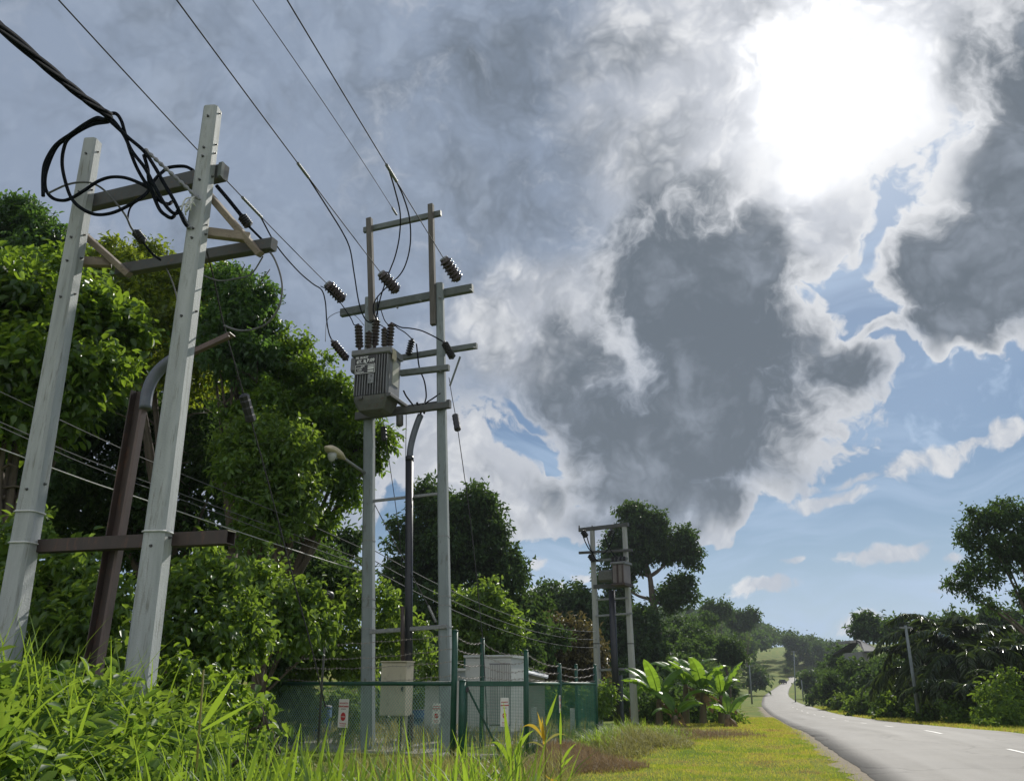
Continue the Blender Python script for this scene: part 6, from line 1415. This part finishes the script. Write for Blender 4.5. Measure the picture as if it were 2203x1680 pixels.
for k in range(150):
    px = random.uniform(840, 1520); py = random.uniform(1335, 1520); Y = np.interp(py, [1330, 1520], [120, 58]) * random.uniform(.95, 1.1); c = at(px, py, Y); r = random.uniform(16, 32) * Y / FPX
    if not clear_of_road(c, r): continue
    sp.append((tuple(c), (r, r, r * .85)))
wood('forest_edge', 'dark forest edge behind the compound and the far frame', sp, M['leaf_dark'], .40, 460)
GCP = 'shrubs along the back of the compound'
for lab, px, py, r, Y in (('shaded shrub at the back of the compound, behind the left warning sign', 700, 1530, 55, 30.5), ('shaded shrub at the back of the compound, between the tall poles', 860, 1530, 55, 30.5), ('shaded shrub at the back left corner of the compound', 610, 1530, 50, 29.5), ('shaded shrub behind the right tall pole at the back of the compound', 960, 1510, 50, 32), ('shaded shrub behind the mesh panels right of the kiosks', 1170, 1530, 48, 37), ('shaded shrub past the farthest fence corner', 1260, 1520, 46, 40), ('low shaded shrub behind the middle of the chain link', 780, 1560, 45, 29.5)):
    k_ = ax_depth(px, py, Y) / FPX; cl = [clump(px, py, r * .8, Y)] + [clump(px + random.uniform(-1, 1) * r, py + random.uniform(-.8, 1) * r * .7, r * random.uniform(.5, .7), Y + random.uniform(-.6, .8)) for _ in range(6)]
    c_ = at(px, py, Y); tree('shrub', lab, cl, M['leaf_shrub' if r > 47 else 'leaf_vine'], .17, 70, (c_.x, Y), .07, 9, 'bark', GCP, 'shrub', .4, .6, part='foliage', limbs=False)
# ------------------------------------------------------------------ grass and weeds
def scatter_obj(name, label, V, F, mat):
    o0 = V.mean(0); o = link_mesh(name, np_mesh(name, V - o0, 4, F), mat, None, tuple(o0)); return tag(o, label, None, None, 'stuff')
def on_ground(x, y): return np.stack([x, y, ground_z(x, y) - .02], 1)
# mown verge: dense short blades, thinning with distance, between the compound and the road
n = 210000
y = 11.0 * (70 / 11.0) ** RNG.random(n); xl, xr = road_x(y)
left = np.interp(y, [11, 15, 20, 26, 34, 45, 60, 72], [-1.5, .6, 1.9, 3.4, 4.0, 6.5, 10.5, 13])
x = left + (xl - .12 - RNG.random(n) ** 2 * .5 - left) * RNG.random(n) ** .9
sz = np.clip(y / 22, .8, 2.4)
V, F = blades_geo(on_ground(x, y), RNG.uniform(.035, .095, n) * sz ** .6, RNG.uniform(.006, .011, n) * sz, RNG.uniform(0, .7, n), RNG.uniform(.1, 1.0, n), RNG.uniform(0, 2 * math.pi, n), 2)
scatter_obj('verge_grass', 'short yellow green mown grass between the compound and the road', V, F, M['lawn'])
n = 60000
y = 24 * (120 / 24) ** RNG.random(n); xl, xr = road_x(y); x = xr + .1 + RNG.random(n) * np.interp(y, [24, 60, 120], [4.5, 5, 7]); sz = np.clip(y / 22, 1, 3.5)
V, F = blades_geo(on_ground(x, y), RNG.uniform(.05, .14, n) * sz ** .5, RNG.uniform(.007, .012, n) * sz, RNG.uniform(0, .7, n), RNG.uniform(.1, 1, n), RNG.uniform(0, 6.28, n), 2)
scatter_obj('far_verge_grass', 'grass strip along the far side of the road', V, F, M['lawn'])
# tall weeds and blades on the bank in front of the near frame
def band_pts(n, x0, x1, y0, y1): return RNG.uniform(x0, x1, n), RNG.uniform(y0, y1, n)
def bank_top(x, y):
    """height of the weed canopy above the ground: a swell that climbs to the left"""
    return np.interp(x, [-8, -4.2, -3.2, -2.4, -1.7, -1.0], [1.42, 1.22, .92, .66, .40, .15])
n = 11000; x, y = RNG.uniform(-8.0, -1.2, n), RNG.uniform(3.4, 11, n)
keep = (x > -y * .72 - .6); x, y = x[keep], y[keep]
h = bank_top(x, y); P = on_ground(x, y); lvl = RNG.uniform(.35, 1.05, len(x)); P[:, 2] += h * lvl
az = RNG.uniform(0, 6.28, len(x)); A = np.stack([np.cos(az), np.sin(az), RNG.uniform(-.5, .7, len(x))], 1); Nn = np.stack([RNG.normal(size=len(x)) * .5, RNG.normal(size=len(x)) * .5, np.ones(len(x))], 1)
k = 3; P = (P[:, None, :] + RNG.normal(size=(len(x), k, 3)) * .06).reshape(-1, 3); A = (A[:, None, :] + RNG.normal(size=(len(x), k, 3)) * .5).reshape(-1, 3); Nn = np.repeat(Nn, k, 0) + RNG.normal(size=(len(P), 3)) * .3
L_ = RNG.uniform(.07, .20, len(P)); pick = RNG.random(len(P)) < .55
V, F = leaves_geo(P[pick], A[pick], Nn[pick], L_[pick], (L_ * RNG.uniform(.38, .6, len(P)))[pick])
scatter_obj('broadleaf_weeds', 'bright broad-leaved weeds covering the bank at the lower left', V, F, M['weed_leaf'])
q_ = ~pick; P[q_, 2] -= .08; V, F = leaves_geo(P[q_], A[q_], Nn[q_], L_[q_] * 1.15, (L_ * RNG.uniform(.45, .75, len(P)))[q_])
scatter_obj('creeping_weeds', 'darker broad creeper leaves among the bright weeds of the bank', V, F, M['weed_dark'])
n = 1500; x, y = RNG.uniform(-8.0, -1.2, n), RNG.uniform(3.4, 10, n); keep = (x > -y * .72 - .6); x, y = x[keep], y[keep]; n = len(x)
V, F = blades_geo(on_ground(x, y), bank_top(x, y) * RNG.uniform(.6, 1.05, n), RNG.uniform(.006, .012, n), RNG.uniform(.1, .7, n), RNG.uniform(.2, 1.2, n), RNG.uniform(0, 6.28, n), 5)
scatter_obj('weed_stems', 'brown stems and dead stalks tangled through the weeds of the bank', V, F, M['grass_dry'])
n = 3400; x, y = RNG.uniform(-8.0, -1.1, n), RNG.uniform(3.2, 11, n); keep = (x > -y * .72 - .6); x, y = x[keep], y[keep]; h = bank_top(x, y) * RNG.uniform(.75, 1.35, len(x)) + .1
V, F = blades_geo(on_ground(x, y), h * 1.15, RNG.uniform(.018, .050, len(x)), RNG.uniform(0, .35, len(x)), RNG.uniform(.3, 2.3, len(x)), RNG.uniform(0, 6.28, len(x)), 7)
scatter_obj('tall_grass', 'long arching grass blades standing among the weeds of the bank', V, F, M['grass_tall'])
# long blades along the bottom in front of the fence
n = 2300; x, y = RNG.uniform(-2.4, .5, n), RNG.uniform(5.0, 9.0, n); keep = x < .02 * y + .05 ; x, y = x[keep], y[keep]; n = len(x)
h = np.interp(x, [-2.4, -1.2, -.4, .2, .5], [1.2, 1.14, 1.22, 1.2, .9]) * RNG.uniform(.62, 1.12, n) * np.interp(y, [5, 9], [1.04, .88])
V, F = blades_geo(on_ground(x, y), h, RNG.uniform(.014, .048, n), RNG.uniform(0, .45, n), RNG.uniform(.1, 2.1, n), RNG.uniform(0, 6.28, n), 7)
scatter_obj('long_grass', 'long bright grass blades in front of the fence', V, F, M['grass_tall'])
n = 5000; x, y = RNG.uniform(-3.2, 1.0, n), RNG.uniform(9, 17.5, n); h = RNG.uniform(.25, .62, n)
V, F = blades_geo(on_ground(x, y), h, RNG.uniform(.006, .014, n), RNG.uniform(0, .5, n), RNG.uniform(.3, 1.8, n), RNG.uniform(0, 6.28, n), 5)
scatter_obj('straw_grass', 'pale straw coloured grass at the foot of the fence', V, F, M['grass_straw'])
n = 6500; x, y = RNG.uniform(-7.5, 2.2, n), RNG.uniform(19.8, 30, n); keep = (y > np.interp(x, [-7.5, -6.2, -1.2, .3, 2.4], [23.2, 22.9, 19.2, 19.9, 26.4])); x, y = x[keep], y[keep]; n = len(x); cl_ = (np.sin(x * 2.1 + 1) * np.sin(y * 1.3) + RNG.normal(size=n) * .4) > -.15; x, y = x[cl_], y[cl_]; n = len(x)
V, F = blades_geo(np.stack([x, y, np.full(n, .04)], 1), RNG.uniform(.2, .75, n), RNG.uniform(.012, .028, n), RNG.uniform(0, .6, n), RNG.uniform(.2, 1.8, n), RNG.uniform(0, 6.28, n), 5)
scatter_obj('compound_weeds', 'rank grass growing through the gravel inside the fence', V, F, M['grass_straw'])
# dry brown tussocks at the fence corner and below the bananas
def tussock(cx, cy, rx, ry, n, hmax, wid=(.006, .013)):
    a = RNG.uniform(0, 6.28, n); r = np.sqrt(RNG.random(n)); x = cx + np.cos(a) * r * rx; y = cy + np.sin(a) * r * ry
    h = hmax * (1.05 - .6 * r ** 2) * RNG.uniform(.6, 1.1, n)
    return blades_geo(on_ground(x, y), h, RNG.uniform(*wid, n), RNG.uniform(.1, .9, n), RNG.uniform(.4, 2.0, n), RNG.uniform(0, 6.28, n), 5)
def tussocks(name, label, lst, mat, group=None):
    Vs, Fs, off = [], [], 0
    for t in lst:
        V, F = tussock(*t); Vs.append(V); Fs.append(F + off); off += len(V)
    return scatter_obj(name, label, np.vstack(Vs), np.concatenate(Fs), mat)
def gp(px, py):
    d = ray(px, py); t = CAMZ / -d.z; return d.x * t, d.y * t
c1 = gp(1240, 1640); c2 = gp(1300, 1655); c3 = gp(1210, 1612); c4 = gp(1180, 1660); c5 = gp(1450, 1572); c6 = gp(1490, 1568)
tussocks('dry_grass', 'heap of dead brown grass at the fence corner and below the bananas', [(c1[0], c1[1], 1.0, 1.6, 5000, .42), (c2[0], c2[1], .8, 1.4, 3600, .32), (c3[0], c3[1] - 1, .8, 1.3, 3200, .42), (c4[0], c4[1], .8, 1.2, 3200, .40), (c5[0], c5[1] - 3, 1.6, 2.5, 2200, .45), (c6[0], c6[1] - 4, 1.4, 2.5, 1400, .40)], M['grass_dry'])
c1 = gp(1370, 1600); c2 = gp(1330, 1610); c3 = gp(1420, 1600); c4 = gp(1270, 1600)
tussocks('verge_tussocks', 'yellow green grass tussocks between the fence corner and the verge', [(c1[0], c1[1], .9, 2.2, 3200, .62, (.008, .018)), (c2[0], c2[1], .8, 2.0, 2600, .45, (.008, .018)), (c3[0], c3[1], .8, 2.4, 2600, .40, (.008, .018)), (c4[0], c4[1] + 2, .9, 2.0, 1800, .36, (.008, .018))], M['grass_straw'])
c1 = gp(1360, 1598); c2 = gp(1400, 1590); c3 = gp(1300, 1612); c4 = gp(1450, 1580); c5 = gp(1255, 1606)
tussocks('wild_grass', 'tall fresh green wild grass at the fence corner and along the verge', [(c1[0], c1[1] + 1, .9, 2.0, 1500, .80, (.010, .024)), (c2[0], c2[1], .7, 2.4, 1100, .62, (.010, .022)), (c3[0], c3[1] + 1, .7, 1.5, 800, .6, (.010, .022)), (c4[0], c4[1], .7, 2.2, 700, .45, (.010, .02)), (c5[0], c5[1] + 3, .7, 1.5, 600, .5, (.010, .02))], M['grass_tall'])
# single cane plants that stand out
def cane(label, px, py, Y, tops, mat='grass_tall', lw=.05):
    b = at(px, py, Y); b.z = float(ground_z(b.x, b.y)); p = thing('cane_plant', label, 'plant', b, 'single cane plants before the fence')
    st = at(px + 2, tops[0][1] + 40, Y); MB().tube([b, b.lerp(st, .5), st], [.012, .010, .007], 6).build('stem', M['grass_straw'], p)
    for (x0, y0, x1, y1, sag, w, mt) in [t[2:] for t in tops]:
        a_, e = at(x0, y0, Y), at(x1, y1, Y - .15); n = 9; vs = []; d = (e - a_); sd = d.cross(Vector((0, 1, .3))).normalized()
        for i in range(n + 1):
            t_ = i / n; c = a_.lerp(e, t_) + Vector((0, 0, sag * 4 * t_ * (1 - t_))); ww = w * (.5 + 1.2 * t_ if t_ < .4 else 1.0 * max(.03, (1 - t_) / .6)); vs += [c + sd * ww / 2, c - sd * ww / 2]
        MB().add(vs, [[2 * i, 2 * i + 1, 2 * i + 3, 2 * i + 2] for i in range(n)], True).build('blade', M[mt], p)
Tt = lambda *a: (0, a[1], *a)
cane('cane plant with orange yellow blades near the dry grass', 1172, 1680, 12.5, [(0, 1500, 1172, 1590, 1156, 1530, .0, .05, 'leaf_yellow'), (0, 1500, 1170, 1600, 1166, 1540, .0, .045, 'leaf_yellow'), (0, 0, 1170, 1590, 1118, 1570, .12, .05, 'leaf_yellow'), (0, 0, 1174, 1560, 1199, 1490, .0, .05, 'grass_tall'), (0, 0, 1172, 1600, 1225, 1585, .08, .035, 'grass_straw'), (0, 0, 1172, 1610, 1130, 1600, .05, .03, 'grass_straw')])
cane('green cane plant with an upright spear blade before the gate', 1100, 1690, 9.5, [(0, 1560, 1100, 1650, 1083, 1510, .0, .06, 'grass_tall'), (0, 0, 1100, 1640, 1150, 1570, .06, .05, 'grass_tall'), (0, 0, 1100, 1650, 1050, 1600, .10, .05, 'grass_tall'), (0, 0, 1104, 1660, 1128, 1560, .0, .04, 'grass_tall')])
cane('cane plant with small orange lower leaf at the fence corner', 1205, 1690, 12.0, [(0, 1560, 1208, 1640, 1240, 1598, .03, .04, 'grass_tall'), (0, 0, 1206, 1650, 1236, 1622, .0, .04, 'grass_tall'), (0, 0, 1205, 1680, 1172, 1665, -.03, .045, 'leaf_yellow'), (0, 0, 1206, 1600, 1206, 1520, .0, .04, 'grass_tall')])
cane('tall single grass blade standing right of the near bare pole', 436, 1640, 6.4, [(0, 1400, 436, 1560, 510, 1445, .0, .05, 'grass_tall'), (0, 0, 436, 1570, 560, 1500, .0, .03, 'grass_tall')])
# ------------------------------------------------------------------ humid air
hz = MB().box((60, 470, 38), 1500, 1080, 86, bev=0)
m_, nt_, out_ = newmat('humid_air'); pv = N(nt_, 'ShaderNodeVolumePrincipled'); pv.inputs['Color'].default_value = (.80, .88, 1.0, 1); pv.inputs['Density'].default_value = .00018; pv.inputs['Anisotropy'].default_value = .35
nt_.links.new(pv.outputs[0], out_.inputs['Volume'])
ho = tag(hz.build('haze', m_, None, (60, 470, 38)), kind='stuff')
import bmesh
b_m = bmesh.new(); b_m.from_mesh(ho.data); bmesh.ops.recalc_face_normals(b_m, faces=b_m.faces); b_m.to_mesh(ho.data); b_m.free()
